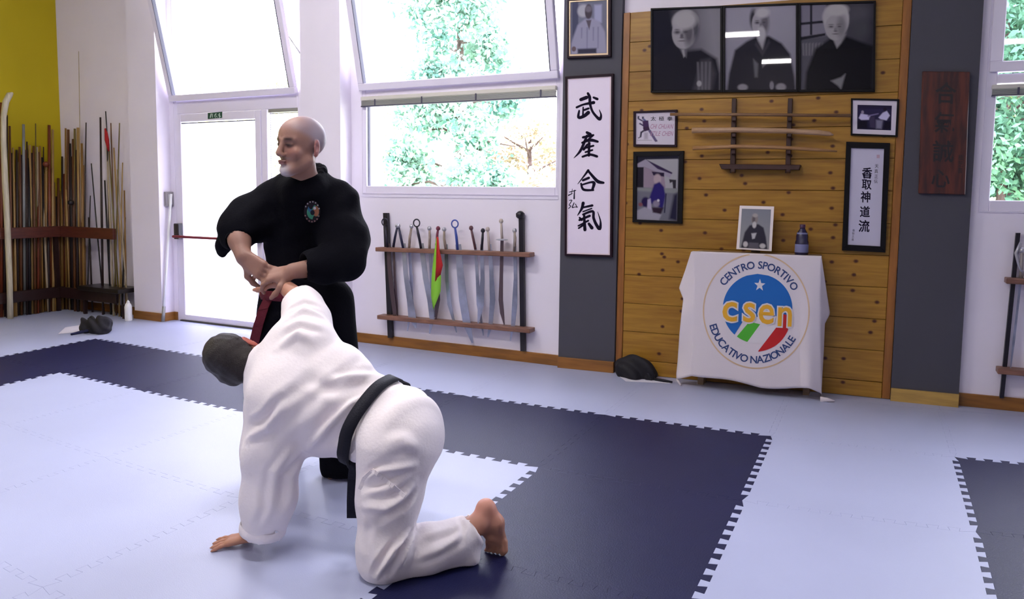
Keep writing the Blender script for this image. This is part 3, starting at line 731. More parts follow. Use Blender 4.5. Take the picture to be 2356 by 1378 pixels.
P.ell(.49, .17, .135, .16, (138, 134, 142), .15); P.ell(.4, .15, .05, .11, (50, 48, 56), .8); person_face(P, .5, .2, .12, .15, (150, 146, 154), (92, 88, 98), look=.05); P.ell(.51, .33, .06, .09, (165, 162, 168), .5); P.ell(.53, .08, .1, .06, (175, 170, 176), .6)
P.poly([(.4, .63), (.47, .69), (.46, .85), (.42, .85)], (90, 90, 96), .03); P.poly([(.52, .7), (.62, .63), (.63, .65), (.53, .74)], (100, 98, 104), .02)
P.ell(.25, .97, .07, .04, (130, 126, 134), .5); P.ell(.79, .97, .07, .045, (130, 126, 134), .5); P.ell(.66, .95, .03, .05, (120, 116, 124), .5)
P.mesh('photograph', bil([(1668, 17), (1831, 11), (1831, 206), (1668, 207)], lambda x, y: wl(x, y, .048)), PRINT, e)
e = framed('framed_portrait', [(1836.5, 6.5), (2015, 1), (2013, 211), (1836.5, 211.5)], [(1842, 11), (2010, 6), (2008, 205), (1842, 206)], .03, .03, FRAMEK, 'right black-framed portrait of a white-haired man before a lattice window', group='three large portraits at the top of the panel')
P = Pic(110, 130, 1.2); P.grad(lambda u, v: (u - .3) * 1.2, (78, 76, 86), (40, 40, 48))
P.poly([(0, 0), (.35, 0), (.35, .37), (0, .41)], (118, 114, 128), .03)
for q in (((.13, 0), (.16, 0), (.16, .36), (.13, .36)), ((0, .21), (.34, .19), (.34, .22), (0, .24)), ((0, .38), (.34, .34), (.34, .37), (0, .42))): P.poly(q, (26, 26, 34), .015)
for k in range(7): P.poly([(.02 + k * .045, .46), (.045 + k * .045, .45), (.05 + k * .04, .6), (.03 + k * .04, .6)], (110, 108, 114), .02)
P.ell(.75, .12, .2, .12, (74, 72, 80), .9); P.ell(.82, .3, .12, .12, (66, 66, 72), .9)
P.poly([(.05, 1.05), (.08, .8), (.2, .52), (.38, .42), (.48, .36), (.62, .38), (.8, .44), (1.0, .5), (1.0, 1.05)], (15, 15, 21), .05)
P.poly([(.42, .36), (.62, .36), (.56, .46), (.5, .52)], (140, 136, 140), .03)
P.ell(.49, .2, .175, .19, (158, 154, 158), .12); P.ell(.48, .15, .18, .14, (166, 162, 166), .2); person_face(P, .48, .27, .145, .15, (152, 148, 152), (118, 114, 120), look=.0); P.ell(.5, .07, .15, .07, (172, 168, 170), .5)
P.poly([(.42, .9), (.56, .86), (.62, .82), (.56, 1.0), (.52, .96)], (120, 118, 122), .03)
P.mesh('photograph', bil([(1842, 11), (2010, 6), (2008, 205), (1842, 206)], lambda x, y: wl(x, y, .048)), PRINT, e)

# photo on the left grey pillar
o_ = [(1304, -3), (1405, -8), (1405, 130), (1304, 134)]; i_ = [(1309, 2), (1399, -3), (1399, 126), (1309, 129)]
e = framed('framed_photograph', o_, i_, .05, .03, FRAMEB, 'framed photograph of a man in white jacket, high on the left grey pillar')
m_ = MB(); i2 = [(1312, 5), (1396, 0), (1396, 122), (1312, 125)]; bars(m_, i_, i2, .076, .006); m_.build('gold_slip', mat('gold_slip', srgb(205, 180, 150), 0.35, metal=.4), e)
P = Pic(70, 96, 1.35); P.grad(lambda u, v: (u * .3 + v * .3), (120, 122, 140), (95, 92, 110)); P.poly([(.05, 0), (.22, 0), (.22, 1), (.05, 1)], (74, 76, 100), .04); P.poly([(.66, .08), (.86, .08), (.86, .42), (.66, .42)], (160, 160, 190), .06)
P.ell(.36, .18, .16, .12, (170, 168, 180), .4); P.poly([(0, 1), (.02, .8), (.2, .45), (.4, .34), (.6, .33), (.8, .4), (.95, .6), (1, 1)], (150, 148, 172), .06); P.ell(.5, .2, .1, .14, (74, 66, 76), .25)
P.poly([(.43, .36), (.58, .36), (.52, .55)], (90, 82, 92), .03); P.ell(.5, .15, .09, .06, (112, 106, 118), .6)
for a, c_ in ((.3, .7), (.45, .9), (.62, .75), (.75, .9)): P.poly([(a, .5), (a + .03, .5), (a + .02, c_), (a, c_)], (118, 116, 142), .04)
P.poly([(.2, .9), (.72, .9), (.72, 1), (.2, 1)], (60, 58, 76), .05); P.ell(.1, .9, .06, .05, (100, 84, 90), .4)
P.mesh('photograph', bil(i2, lambda x, y: wl(x, y, .068)), PRINT, e)

# tall calligraphy scroll on the left pillar
o_ = [(1300, 176), (1411, 169), (1408, 592), (1299, 588)]; i_ = [(1305, 181), (1406, 175), (1403, 587), (1303, 584)]
e = framed('framed_calligraphy', o_, i_, .05, .028, FRAMEB, 'tall narrow framed calligraphy of four large characters on the left grey pillar', cat='sign')
m_ = MB(); q = [wl(*p, .066) for p in i_]; m_.slab([q[3], q[2], q[1], q[0]], np.array([0, .003, 0])); m_.build('paper', PAPERM, e)
m_ = MB(); bars(m_, i_, [(1308, 184), (1403, 178), (1400, 584), (1306, 581)], .069, .003); m_.build('slip', mat('pale_slip', srgb(232, 214, 222), 0.6), e)
S1, S2 = 7.655, 7.253
def T(strk, ox, oy, s): return [([(ox + a / s, oy + c / s) for a, c in pts], (w_ / s if np.isscalar(w_) else [k / s for k in w_])) for pts, w_ in strk]
bu = [([(280, 300), (380, 262)], [46, 50]), ([(205, 437), (330, 385), (505, 352)], [30, 28, 46]), ([(403, 190), (435, 260), (440, 370), (480, 500), (550, 595), (612, 642), (635, 570), (603, 478)], [34, 42, 36, 32, 36, 46, 26, 8]), ([(502, 262), (568, 290)], [28, 38]),
      ([(320, 435), (316, 580)], [20, 26]), ([(340, 482), (415, 455)], 30), ([(250, 495), (238, 612), (330, 592), (410, 528)], [24, 40, 46, 52])]
san = [([(385, 878), (440, 912)], [36, 50]), ([(318, 965), (500, 925)], [34, 28]), ([(385, 935), (345, 1040), (265, 1210), (155, 1330)], [30, 38, 36, 6]), ([(485, 935), (400, 1010)], [30, 22]), ([(300, 1060), (440, 1012), (575, 1040)], [26, 46, 32]),
       ([(392, 1090), (330, 1178)], [26, 34]), ([(425, 1065), (420, 1285)], [38, 34]), ([(350, 1152), (500, 1112)], 28), ([(360, 1225), (482, 1188)], 26), ([(308, 1306), (440, 1268), (562, 1300)], [28, 34, 36])]
ai = [([(388, 160), (320, 250), (212, 388)], [34, 22, 6]), ([(385, 165), (500, 300), (560, 350), (642, 366)], [28, 40, 46, 30]), ([(300, 325), (398, 284)], [30, 34]), ([(268, 380), (310, 480), (472, 488)], [24, 34, 26]), ([(290, 398), (430, 358), (485, 374), (456, 482)], [22, 26, 44, 30])]
ki = [([(303, 705), (278, 800), (208, 912)], [42, 34, 8]), ([(300, 778), (455, 745)], [24, 32]), ([(300, 848), (445, 795)], 18), ([(300, 895), (462, 842), (476, 950), (520, 1060), (578, 1132), (592, 1010), (543, 848)], [26, 34, 36, 40, 46, 22, 5]),
      ([(318, 900), (332, 1150)], [30, 42]), ([(242, 988), (412, 918)], [30, 32]), ([(222, 1085), (388, 998)], [20, 26]), ([(228, 1125), (318, 1062)], [22, 28]), ([(398, 1050), (448, 1118)], [34, 46]), ([(245, 950), (280, 990)], 26)]
sg = [([(60, 575), (125, 542)], [16, 8]), ([(122, 470), (108, 560)], 7), ([(75, 522), (180, 493)], 11), ([(158, 490), (152, 630)], [12, 20]), ([(75, 660), (115, 656), (92, 700), (70, 740), (98, 755), (60, 796)], 10), ([(152, 700), (122, 778), (165, 770), (205, 772)], [10, 14, 8, 14]), ([(175, 720), (200, 775)], 10)]
allst = T(bu, 1300, 190, S1) + T(san, 1300, 190, S1) + T(ai, 1300, 370, S2) + T(ki, 1300, 370, S2) + T(sg, 1300, 370, S2)
strokes([(p_, (w_ * 1.3 if np.isscalar(w_) else [q * 1.3 for q in w_])) for p_, w_ in allst], lambda x, y: wl(x, y, .0665), .0005).build('brush_lettering', INKM, e)

# ---- lettering from the built-in font, laid flat on a surface
_gl = {}
def glyph(ch, bold=0.0):
    k = (ch, bold)
    if k in _gl: return _gl[k]
    c = bpy.data.curves.new('g', 'FONT'); c.body = ch; c.align_x = 'CENTER'; c.resolution_u = 3; c.offset = bold
    o = bpy.data.objects.new('g', c); COL.objects.link(o); dg = bpy.context.evaluated_depsgraph_get(); me = bpy.data.meshes.new_from_object(o.evaluated_get(dg))
    v = np.array([(x.co.x, x.co.y) for x in me.vertices]) if len(me.vertices) else np.zeros((0, 2)); f = [tuple(p.vertices) for p in me.polygons]
    bpy.data.objects.remove(o); bpy.data.curves.remove(c); bpy.data.meshes.remove(me); _gl[k] = (v, f); return _gl[k]
def put(m_, ch, cx, cy, sx, sy, rot, fmap, bold=0.0, mid=0.36, shear=0.0):
    """glyph centred at (cx,cy); sizes in the 2D frame (y down)"""
    v, f = glyph(ch, bold)
    if not len(v): return
    x = v[:, 0] * sx + (v[:, 1] - mid) * sy * shear; y = -(v[:, 1] - mid) * sy; ca, sa_ = math.cos(rot), math.sin(rot)
    X = cx + x * ca - y * sa_; Y = cy + x * sa_ + y * ca
    m_.add([fmap(a, b_) for a, b_ in zip(X, Y)], f)

# poster with the stretching figure
o_ = [(1457, 256), (1558, 252), (1557, 338), (1457, 337)]; i_ = [(1462, 260), (1553, 257), (1552, 333), (1462, 332)]
e = framed('framed_poster', o_, i_, .03, .02, FRAMEB, 'small framed poster with a lunging figure and pink lettering, left of the wooden staffs', cat='picture')
P = Pic(92, 78, .84); P.fill((206, 198, 212)); 
def seg(P, a, b_, r, c):
    d = np.array(b_, float) - np.array(a, float); n_ = np.array([-d[1], d[0]]); n_ /= np.linalg.norm(n_); a = np.array(a, float); b_ = np.array(b_, float)
    P.poly([tuple(a + n_ * r), tuple(b_ + n_ * r), tuple(b_ - n_ * r), tuple(a - n_ * r)], c, .02)
for a, b_, r, c in (((.08, .1), (.07, .18), .02, (40, 30, 66)), ((.07, .18), (.18, .26), .02, (50, 40, 80)), ((.1, .33), (.22, .42), .022, (50, 38, 80)), ((.19, .12), (.19, .2), .025, (54, 56, 84)), ((.2, .2), (.27, .28), .03, (90, 96, 140)),
    ((.25, .25), (.28, .55), .075, (58, 26, 78)), ((.26, .45), (.3, .57), .075, (50, 18, 60)), ((.22, .56), (.15, .62), .025, (40, 28, 58)), ((.15, .6), (.13, .77), .022, (36, 26, 56)), ((.13, .77), (.07, .8), .014, (36, 26, 56)),
    ((.35, .55), (.52, .88), .035, (96, 84, 122)), ((.5, .9), (.56, .88), .02, (70, 56, 96))): seg(P, a, b_, r, c)
P.poly([(.22, .62), (.32, .62), (.32, .84), (.22, .84)], (170, 160, 176), .05); P.poly([(.05, .86), (.42, .86), (.42, .88), (.05, .88)], (160, 154, 166), .02)
P.mesh('print', bil(i_, lambda x, y: wl(x, y, .038)), PRINTM, e)
FM = lambda off, l=.0005: (lambda x, y: wl(x, y, off + l))
for ch, x in zip('太極拳', (1503, 1522, 1541)): m_ = MB(); put(m_, ch, x, 273, 13, 11, 0, FM(.038), .008, mid=.38); m_.build('character', INKM, e)
PINK = mat('pink_print', srgb(172, 128, 158), 0.7)
m_ = MB()
def line_text(m_, s, x0, x1, y, sy, fmap, bold=0, sx=None, shear=0.0, mid=.36, rot=0):
    ws = [glyph(c)[0][:, 0].ptp() + .12 if len(glyph(c)[0]) else .35 for c in s]; tot = sum(ws); k = (x1 - x0) / tot; x = x0
    for c, w_ in zip(s, ws): put(m_, c, x + w_ * k / 2, y + (x + w_ * k / 2 - x0) * rot, k, sy, math.atan(rot), fmap, bold, mid, shear); x += w_ * k
line_text(m_, 'CHI CHUAN', 1496, 1549, 290.5, 15, FM(.038), .01, shear=.25)
line_text(m_, 'STILE CHEN', 1496, 1549, 307, 15, FM(.038), .01, shear=.25)
m_.build('pink_lettering', PINK, e)

# photo of a seated figure in blue
o_ = [(1457, 349), (1573, 347), (1569, 515), (1455, 511)]; i_ = [(1465, 360), (1562, 358), (1558, 509), (1464, 505)]
e = framed('framed_photograph', o_, i_, .03, .025, FRAMEK, 'black-framed colour photograph of a seated figure in blue, left side of the pine panel')
P = Pic(80, 110, 1.55); P.fill((112, 110, 122)); P.poly([(0, 0), (1, 0), (1, .06), (.2, .06), (.12, .12), (0, .14)], (30, 28, 46), .02)
P.poly([(.2, .05), (.98, .05), (.98, .5), (.6, .5), (.6, .3)], (158, 156, 162), .02); P.poly([(0, .12), (.2, .05), (.85, .27), (.8, .34), (.2, .17), (0, .17)], (150, 142, 160), .02); P.poly([(.22, .05), (.86, .26), (.84, .28), (.5, .2)], (44, 30, 66), .02)
P.poly([(0, .17), (.17, .17), (.17, .49), (0, .49)], (26, 22, 34), .02); P.poly([(.17, .16), (.66, .3), (.7, .5), (.17, .49)], (140, 124, 140), .02); P.poly([(0, .5), (1, .5), (1, .58), (0, .54)], (126, 128, 130), .03); P.poly([(.0, .56), (1, .58), (1, 1), (0, 1)], (104, 104, 116), .05)
P.poly([(.36, .24), (.66, .26), (.66, .32), (.4, .3)], (30, 18, 50), .02); P.poly([(.78, .36), (.95, .37), (.95, .5), (.88, .5), (.86, .4), (.8, .42)], (40, 36, 44), .02); P.ell(.5, .36, .09, .08, (170, 150, 158), .4); P.poly([(.3, .68), (.42, .44), (.55, .4), (.66, .48), (.7, .62), (.64, .82), (.36, .74)], (34, 24, 98), .04)
P.ell(.22, .72, .1, .08, (30, 16, 66), .4); P.poly([(.27, .68), (.34, .66), (.38, .86), (.26, .86)], (168, 158, 184), .03); P.ell(.48, .74, .08, .05, (130, 120, 140), .5); P.ell(.53, .69, .03, .02, (200, 195, 205), .5); P.poly([(.0, .86), (.2, .8), (.62, .9), (.55, 1.0), (0, 1.0)], (148, 144, 158), .04); P.poly([(.38, .8), (.66, .8), (.6, .9), (.4, .88)], (40, 22, 40), .04); P.poly([(.7, .58), (.73, .58), (.7, .88), (.67, .88)], (30, 28, 60), .02)
P.poly([(.9, .6), (1, .56), (1, 1), (.8, .97)], (28, 26, 52), .08); P.ell(.1, .76, .05, .03, (120, 70, 80), .5)
P.mesh('photograph', bil(i_, lambda x, y: wl(x, y, .043)), PRINT, e)

# small photo with a white mount
o_ = [(1958, 226), (2069, 228), (2065, 315), (1957, 311)]; i_ = [(1962, 230), (2064, 232), (2060, 311), (1961, 307)]; i2 = [(1973, 241), (2052, 243), (2050, 300), (1972, 297)]
e = framed('framed_photograph', o_, i_, .03, .022, FRAMEK, 'small framed photograph with wide white mount, upper right of the pine panel')
m_ = MB(); bars(m_, i_, i2, .044, .004); m_.build('mount', mat('white_mount', srgb(214, 206, 220), .6), e)
P = Pic(70, 54, .72); P.grad(lambda u, v: v, (46, 40, 76), (28, 24, 50)); P.poly([(0, 0), (1, 0), (1, .14), (0, .16)], (36, 30, 60), .03); P.ell(.15, .3, .04, .07, (150, 140, 160), .5)
for q in (((.04, .55), (.1, .36), (.3, .4), (.38, .46), (.34, .6), (.12, .62)), ((.62, .5), (.74, .3), (.86, .22), (.95, .4), (.86, .6), (.68, .56))): P.poly(q, (196, 190, 224), .03)
P.poly([(.3, .42), (.62, .32), (.62, .36), (.3, .48)], (120, 110, 150), .02); P.poly([(.35, .5), (.5, .45), (.55, .95), (.38, .9)], (60, 52, 80), .05); P.poly([(.55, .6), (.75, .6), (.72, .95), (.56, .95)], (120, 116, 140), .06); P.poly([(.03, .65), (.3, .65), (.3, .95), (.03, .95)], (16, 12, 30), .05); P.poly([(.8, .65), (.98, .62), (.98, .95), (.78, .95)], (14, 10, 34), .05); P.ell(.8, .15, .05, .07, (30, 22, 40), .5)
P.mesh('photograph', bil(i2, lambda x, y: wl(x, y, .040)), PRINT, e)

# second calligraphy
o_ = [(1947, 326), (2048, 329), (2037, 581), (1937, 576)]; i_ = [(1958, 340), (2034, 342), (2025, 567), (1950, 563)]
e = framed('framed_calligraphy', o_, i_, .03, .03, FRAMEK, 'thick black-framed calligraphy of five small characters, right side of the pine panel', cat='sign')
m_ = MB(); q = [wl(*p, .046) for p in i_]; m_.slab([q[3], q[2], q[1], q[0]], np.array([0, .003, 0])); m_.build('paper', mat('blue_white_paper', srgb(196, 192, 214), .7), e)
m_ = MB()
for ch, x, y, s in (('香', 1995, 398, 24), ('取', 1994, 424, 23), ('神', 1992, 453, 24), ('道', 1990, 487, 24), ('流', 1988, 520, 26)): put(m_, ch, x, y, s, s * 1.12, .02, FM(.046), .02, mid=.38)
for ch, x, y in (('天', 2017, 382), ('真', 2016, 394), ('正', 2016, 406), ('伝', 2015, 417)): put(m_, ch, x, y, 9, 10, 0, FM(.046), .0, mid=.38)
for k in range(4): put(m_, '香取之道'[k], 1964 - k * .8, 530 + k * 7, 6, 6, 0, FM(.046), 0, mid=.38)
m_.build('ink_lettering', INKM, e)
m_ = MB(); q = [wl(*p, .0465) for p in ((2017, 356), (2024, 356), (2024, 364), (2017, 364))]; m_.add(q, [(3, 2, 1, 0)]); m_.build('seal_stamp', mat('faded_seal', srgb(186, 156, 176), .7), e)

# carved wooden sign on the right grey pillar
SGN = mat('red_brown_sign_wood', srgb(92, 38, 26), 0.45, noise=.45, nscale=4, stretch=(9, 9, 1.2), col2=srgb(52, 22, 24))
e = empty('carved_wooden_sign', wl(2172, 305, .05), label='dark red-brown wooden board with carved black characters on the right grey pillar', cat='sign')
m_ = MB(); slab_px(m_, [(2122, 164), (2232, 165), (2221, 448), (2113, 445)], .08, .028); m_.build('board', SGN, e, bevel=.004)
m_ = MB()
for ch, x, y, s in (('合', 2176, 214, 50), ('氣', 2173, 282, 48), ('誠', 2170, 348, 50), ('心', 2164, 410, 44)): put(m_, ch, x, y, s, s * 1.05, .03, FM(.08, .001), .015, mid=.38)
for k in range(3): put(m_, '植芝書'[k], 2211 - k, 362 + k * 15, 13, 14, 0, FM(.08, .001), 0, mid=.38)
m_.build('carved_lettering', mat('carved_black', srgb(26, 22, 28), .4), e)

# ------------------------------------------------------------------ sword stand with three wooden staffs
e = empty('sword_stand', wl(1750, 310, .03), label='dark wooden wall stand with two uprights holding the wooden swords', cat='stand')
SW = mat('sword_stand_wood', srgb(58, 26, 20), .45, noise=.3, nscale=6, stretch=(4, 4, 1))
for xt, xb_ in ((1690, 1686), (1819, 1813)):
    m_ = MB(); slab_px(m_, [(xt - 6, 226), (xt + 4, 226), (xb_ + 5, 398), (xb_ - 7, 398)], .06, .03)
    m_.build('upright', SW, e, bevel=.002)
    for y in (274, 311, 350, 392):
        xx = xt + (xb_ - xt) * (y - 226) / 172; m_ = MB(); a = [wl(xx - 4, y - 1, .06), wl(xx + 4, y - 1, .06), wl(xx + 4, y + 6, .06), wl(xx - 4, y + 6, .06)]; b_ = [wl(xx - 4, y - 4, .135), wl(xx + 4, y - 4, .135), wl(xx + 4, y + 3, .135), wl(xx - 4, y + 3, .135)]
        m_.hexa([a[3], a[2], a[1], a[0]], [b_[3], b_[2], b_[1], b_[0]]); m_.build('peg', SW, e)
m_ = MB(); slab_px(m_, [(1654, 377), (1842, 379), (1838, 391), (1660, 389)], .1, .07); m_.build('bottom_bar', SW, e, bevel=.003)
JOM = mat('pale_oak_staff', srgb(176, 142, 112), .4, noise=.2, nscale=8, stretch=(2, 20, 20)); JOM2 = mat('tan_oak_staff', srgb(160, 118, 76), .4, noise=.2, nscale=8, stretch=(2, 20, 20)); JOM3 = mat('brown_oak_staff', srgb(134, 100, 68), .4, noise=.2, nscale=8, stretch=(2, 20, 20))
def staff_h(name, pts, rad, m, label, cat='staff', flat=1.0):
    m_ = MB(); m_.tube([wl(*p, .105) for p in pts], rad, 12); return m_.build(name, m, None, True, label=label, cat=cat)
staff_h('wooden_staff', [(1542, 263), (1700, 263.5), (1958, 266)], .011, JOM3, 'long straight staff on the top pegs of the wall stand')
staff_h('wooden_sword', [(1592, 300), (1700, 299), (1800, 301), (1880, 305), (1908, 308), (1918, 311)], [.019, .019, .018, .018, .015, .003], JOM, 'thick pale wooden sword on the middle pegs of the wall stand', cat='wooden sword')
staff_h('wooden_sword', [(1594, 341), (1690, 337), (1790, 339), (1880, 344.5), (1926, 348)], [.014, .0145, .0135, .012, .006], JOM2, 'thin curved wooden sword on the lower pegs of the wall stand', cat='wooden sword')

# ------------------------------------------------------------------ altar table, banner cloth, things on it
TO = 0.27
A0, A1 = wl(1596, 578, TO), wl(1884, 592, TO); TZ = float((A0[2] + A1[2]) / 2)
xa, xb_ = float(A0[0]), float(A1[0])
e = empty('altar_table', ((xa + xb_) / 2, wally((xa + xb_) / 2) - .15, 0), label='narrow light wooden altar table under the white banner', cat='table')
TW = mat('light_table_wood', srgb(150, 124, 96), .5, noise=.2, nscale=5, stretch=(1, 8, 8))
m_ = MB(); wslab(m_, xa, xb_, TZ - .022, TZ, .04, TO - .004); m_.build('table_top', TW, e, bevel=.002)
for x in (xa + .03, xb_ - .07):
    for o_ in (.05, .11):
        m_ = MB(); wslab(m_, x, x + .04, 0, TZ - .022, o_, o_ + .04); m_.build('leg', TW, e)
# cloth
lefte = [(573, 1592), (620, 1577), (662, 1562), (688, 1572), (720, 1568), (770, 1563), (830, 1559), (860, 1556), (876, 1556)]
righte = [(590, 1890), (650, 1899), (722, 1910), (745, 1898), (800, 1896), (850, 1893), (905, 1890)]
def itp(t, tab):
    for k in range(len(tab) - 1):
        if t <= tab[k + 1][0]: 
            a, b_ = tab[k], tab[k + 1]; return a[1] + (b_[1] - a[1]) * (t - a[0]) / (b_[0] - a[0])
    return tab[-1][1]
def cloth_px(s, t):
    """s across 0..1, t down 0..1 -> px, py, off"""
    topy = 573.5 + 17 * s
    if s < .12: bot = 872 + (862 - 872) * s / .12
    elif s < .55: bot = 862 + (s - .12) / .43 * 28
    elif s < .85: bot = 890 + (s - .55) / .3 * 6
    else: bot = 896 + 14 * min(1, (s - .85) / .1)
    bot += 3 * math.sin(s * 13)
    y = topy + (bot - topy) * t
    xl_, xr_ = itp(y, lefte), itp(y, righte); fl, fr = 1594 + 3 * math.sin(t * 5), 1889 - 2 * math.sin(t * 4)
    if s < .12: x = xl_ + (fl - xl_) * s / .12
    elif s > .93: x = fr + (xr_ - fr) * (s - .93) / .07
    else: x = fl + (fr - fl) * (s - .12) / .81
    off = TO + .004
    if s < .12: off -= .10 * (1 - s / .12) * min(1, t * 3) * (0.6 + .4 * math.sin(t * 9))
    if s > .93: off -= .09 * ((s - .93) / .07) * min(1, t * 3)
    wv = 0.15 if .18 < s < .82 else 1.0
    off += wv * (.006 * math.sin(s * 21 + t * 2) * t + .004 * math.sin(s * 47) * t * t) + .02 * t * math.sin(s * 3.0)
    if s > .8: off += .02 * t * math.sin((s - .8) * 32)
    return x, y, off
v = []; f = []; NS, NTT = 90, 50
for j in range(NTT + 1):
    for i in range(NS + 1):
        x, y, o_ = cloth_px(i / NS, j / NTT); Pq = wl(x, y, o_); v.append((Pq[0], Pq[1], max(Pq[2], .004)))
v2 = []   # strip over the table top edge
for i in range(NS + 1):
    x, y, o_ = cloth_px(i / NS, 0); Pq = wl(x, y, o_); v2.append((Pq[0], Pq[1] + .03, TZ + .004))
for i in range(NS + 1): v[i] = (v[i][0], v[i][1], TZ + .002)
nb = len(v); v += v2
for j in range(NTT):
    for i in range(NS):
        a = j * (NS + 1) + i; f.append((a, a + NS + 1, a + NS + 2, a + 1))
for i in range(NS): f.append((i, i + 1, nb + i + 1, nb + i))
me = mesh_py('banner_cloth', v, f, True); BN = link('banner_cloth', me, None, CLOTHW, label='white banner cloth with round blue sports emblem hanging over the altar table', cat='banner')
sol = BN.modifiers.new('s', 'SOLIDIFY'); sol.thickness = .0015; sol.offset = -1
m_ = MB(); a = wl(1888, 902, TO); b_ = wl(1921, 911, TO); a[2] = b_[2] = .012; m_.tube([a, (a + b_) / 2 + [0, 0, .002], b_], [.02, .014, .004], 8); o = m_.build('trailing_corner', CLOTHW, None, True); o.parent = BN
m_ = MB(); a = wl(1558, 870, TO - .08); b_ = wl(1566, 879, TO - .02); a[2] = .03; b_[2] = .008; m_.tube([a, b_], [.008, .006], 8); o = m_.build('trailing_corner', CLOTHW, None, True); o.parent = BN
# printed emblem follows the cloth: px,py -> s,t -> point
from mathutils.bvhtree import BVHTree
bvh = BVHTree.FromPolygons([Vector(p) for p in v], f)
def oncloth(lift):
    def fm(x, y):
        d = Vector(ray(x, y)).normalized(); hit = bvh.ray_cast(Vector(CAMP), d)
        P_ = hit[0] if hit[0] else Vector(wl(x, y, TO + .004)); return np.array(P_ - d * lift)
    return fm
EC = (1740, 716)
def disc_mesh(cx, cy, rx, ry, a0=0, a1=2 * math.pi, r0=0.0, fm=None, nr=8, na=72):
    m_ = MB(); vv = []
    for j in range(nr + 1):
        r = r0 + (1 - r0) * j / nr
        for i in range(na + 1):
            an = a0 + (a1 - a0) * i / na; vv.append(fm(cx + rx * r * math.cos(an), cy + ry * r * math.sin(an)))
    ff = [(j * (na + 1) + i, j * (na + 1) + i + 1, (j + 1) * (na + 1) + i + 1, (j + 1) * (na + 1) + i) for j in range(nr) for i in range(na)]
    m_.add(vv, ff); return m_
def clip_in(x, y, cx, cy, rx, ry):
    d = math.hypot((x - cx) / rx, (y - cy) / ry); return (x, y) if d <= 1 else (cx + (x - cx) / d, cy + (y - cy) / d)
BLUE = mat('emblem_blue', srgb(20, 98, 178), .8); YELL = mat('emblem_yellow', srgb(226, 168, 44), .8); GREN = mat('emblem_green', srgb(78, 178, 52), .8); REDE = mat('emblem_red', srgb(190, 28, 34), .8)
NAVY = mat('emblem_navy', srgb(48, 68, 120), .8); EWH = mat('emblem_white', srgb(222, 216, 222), .8); BEIG = mat('emblem_beige_ring', srgb(212, 182, 150), .8)
DX, DY, DRX, DRY = 1743, 710, 80, 80
def cfill(name, pts_grid, material, lift):  # quad grid patch
    fm = oncloth(lift); ny = len(pts_grid); nx = len(pts_grid[0]); m_ = MB(); m_.add([fm(*p) for r in pts_grid for p in r], [(j * nx + i, j * nx + i + 1, (j + 1) * nx + i + 1, (j + 1) * nx + i) for j in range(ny - 1) for i in range(nx - 1)]); o = m_.build(name, material); o.parent = BN; return o
def band(p0, p1, q0, q1, n=10, k=8, clip=True):
    g = []
    for j in range(n + 1):
        t = j / n; a = np.array(p0) + (np.array(p1) - np.array(p0)) * t; b_ = np.array(q0) + (np.array(q1) - np.array(q0)) * t
        row = []
        for i in range(k + 1):
            x, y = a + (b_ - a) * i / k; row.append(clip_in(x, y, DX, DY, DRX, DRY) if clip else (x, y))
        g.append(row)
    return g
o = disc_mesh(EC[0], EC[1], 123, 133, r0=.975, fm=oncloth(.0016), nr=1, na=96).build('emblem_ring', BEIG); o.parent = BN
# blue disc: all of it except the slanting flag below right
rows = []
for j in range(41):
    y = DY - DRY + 2 * DRY * j / 40; hw = DRX * math.sqrt(max(0, 1 - ((y - DY) / DRY) ** 2)); xr_ = DX + hw
    lim = 1752 - (y - 715) * .62 if y > 715 else 1e9
    lim2 = 1820 if y > 695 else 1e9
    xr_ = max(DX - hw, min(xr_, lim - 28 if y > 728 else xr_, 1e9)); rows.append([(DX - hw + (xr_ - DX + hw) * i / 16, y) for i in range(17)])
cfill('emblem_blue_field', rows, BLUE, .0016)
cfill('emblem_green_band', band((1724, 740), (1687, 784), (1749, 746), (1712, 797)), GREN, .0018)
cfill('emblem_white_band', band((1749, 744), (1712, 797), (1792, 748), (1745, 806)), EWH, .0017)
g = []
for j in range(11):
    t = j / 10; a = np.array((1790, 748)) + (np.array((1744, 808)) - np.array((1790, 748))) * t; b0 = (1 - t) ** 2 * np.array((1814, 757)) + 2 * t * (1 - t) * np.array((1796, 802)) + t * t * np.array((1746, 809)); g.append([tuple(a + (b0 - a) * i / 6) for i in range(7)])
cfill('emblem_red_band', g, REDE, .0019)
g = []
for j in range(6):
    t = j / 5; y = 722 + 38 * t; g.append([(1799 + (1812 - 1799) * i / 3, y + 3 * i / 3) for i in range(4)])
cfill('emblem_red_stem', g, REDE, .0019)
# star
sp_ = [(1748 + (13.5 if k % 2 == 0 else 5.4) * math.sin(k * math.pi / 5 + .05), 656 - (15 if k % 2 == 0 else 6) * math.cos(k * math.pi / 5 + .05)) for k in range(10)]
m_ = MB(); fm = oncloth(.0024); m_.add([fm(1748, 656)] + [fm(*p) for p in sp_], [(0, 1 + k, 1 + (k + 1) % 10) for k in range(10)]); o = m_.build('emblem_star', EWH); o.parent = BN
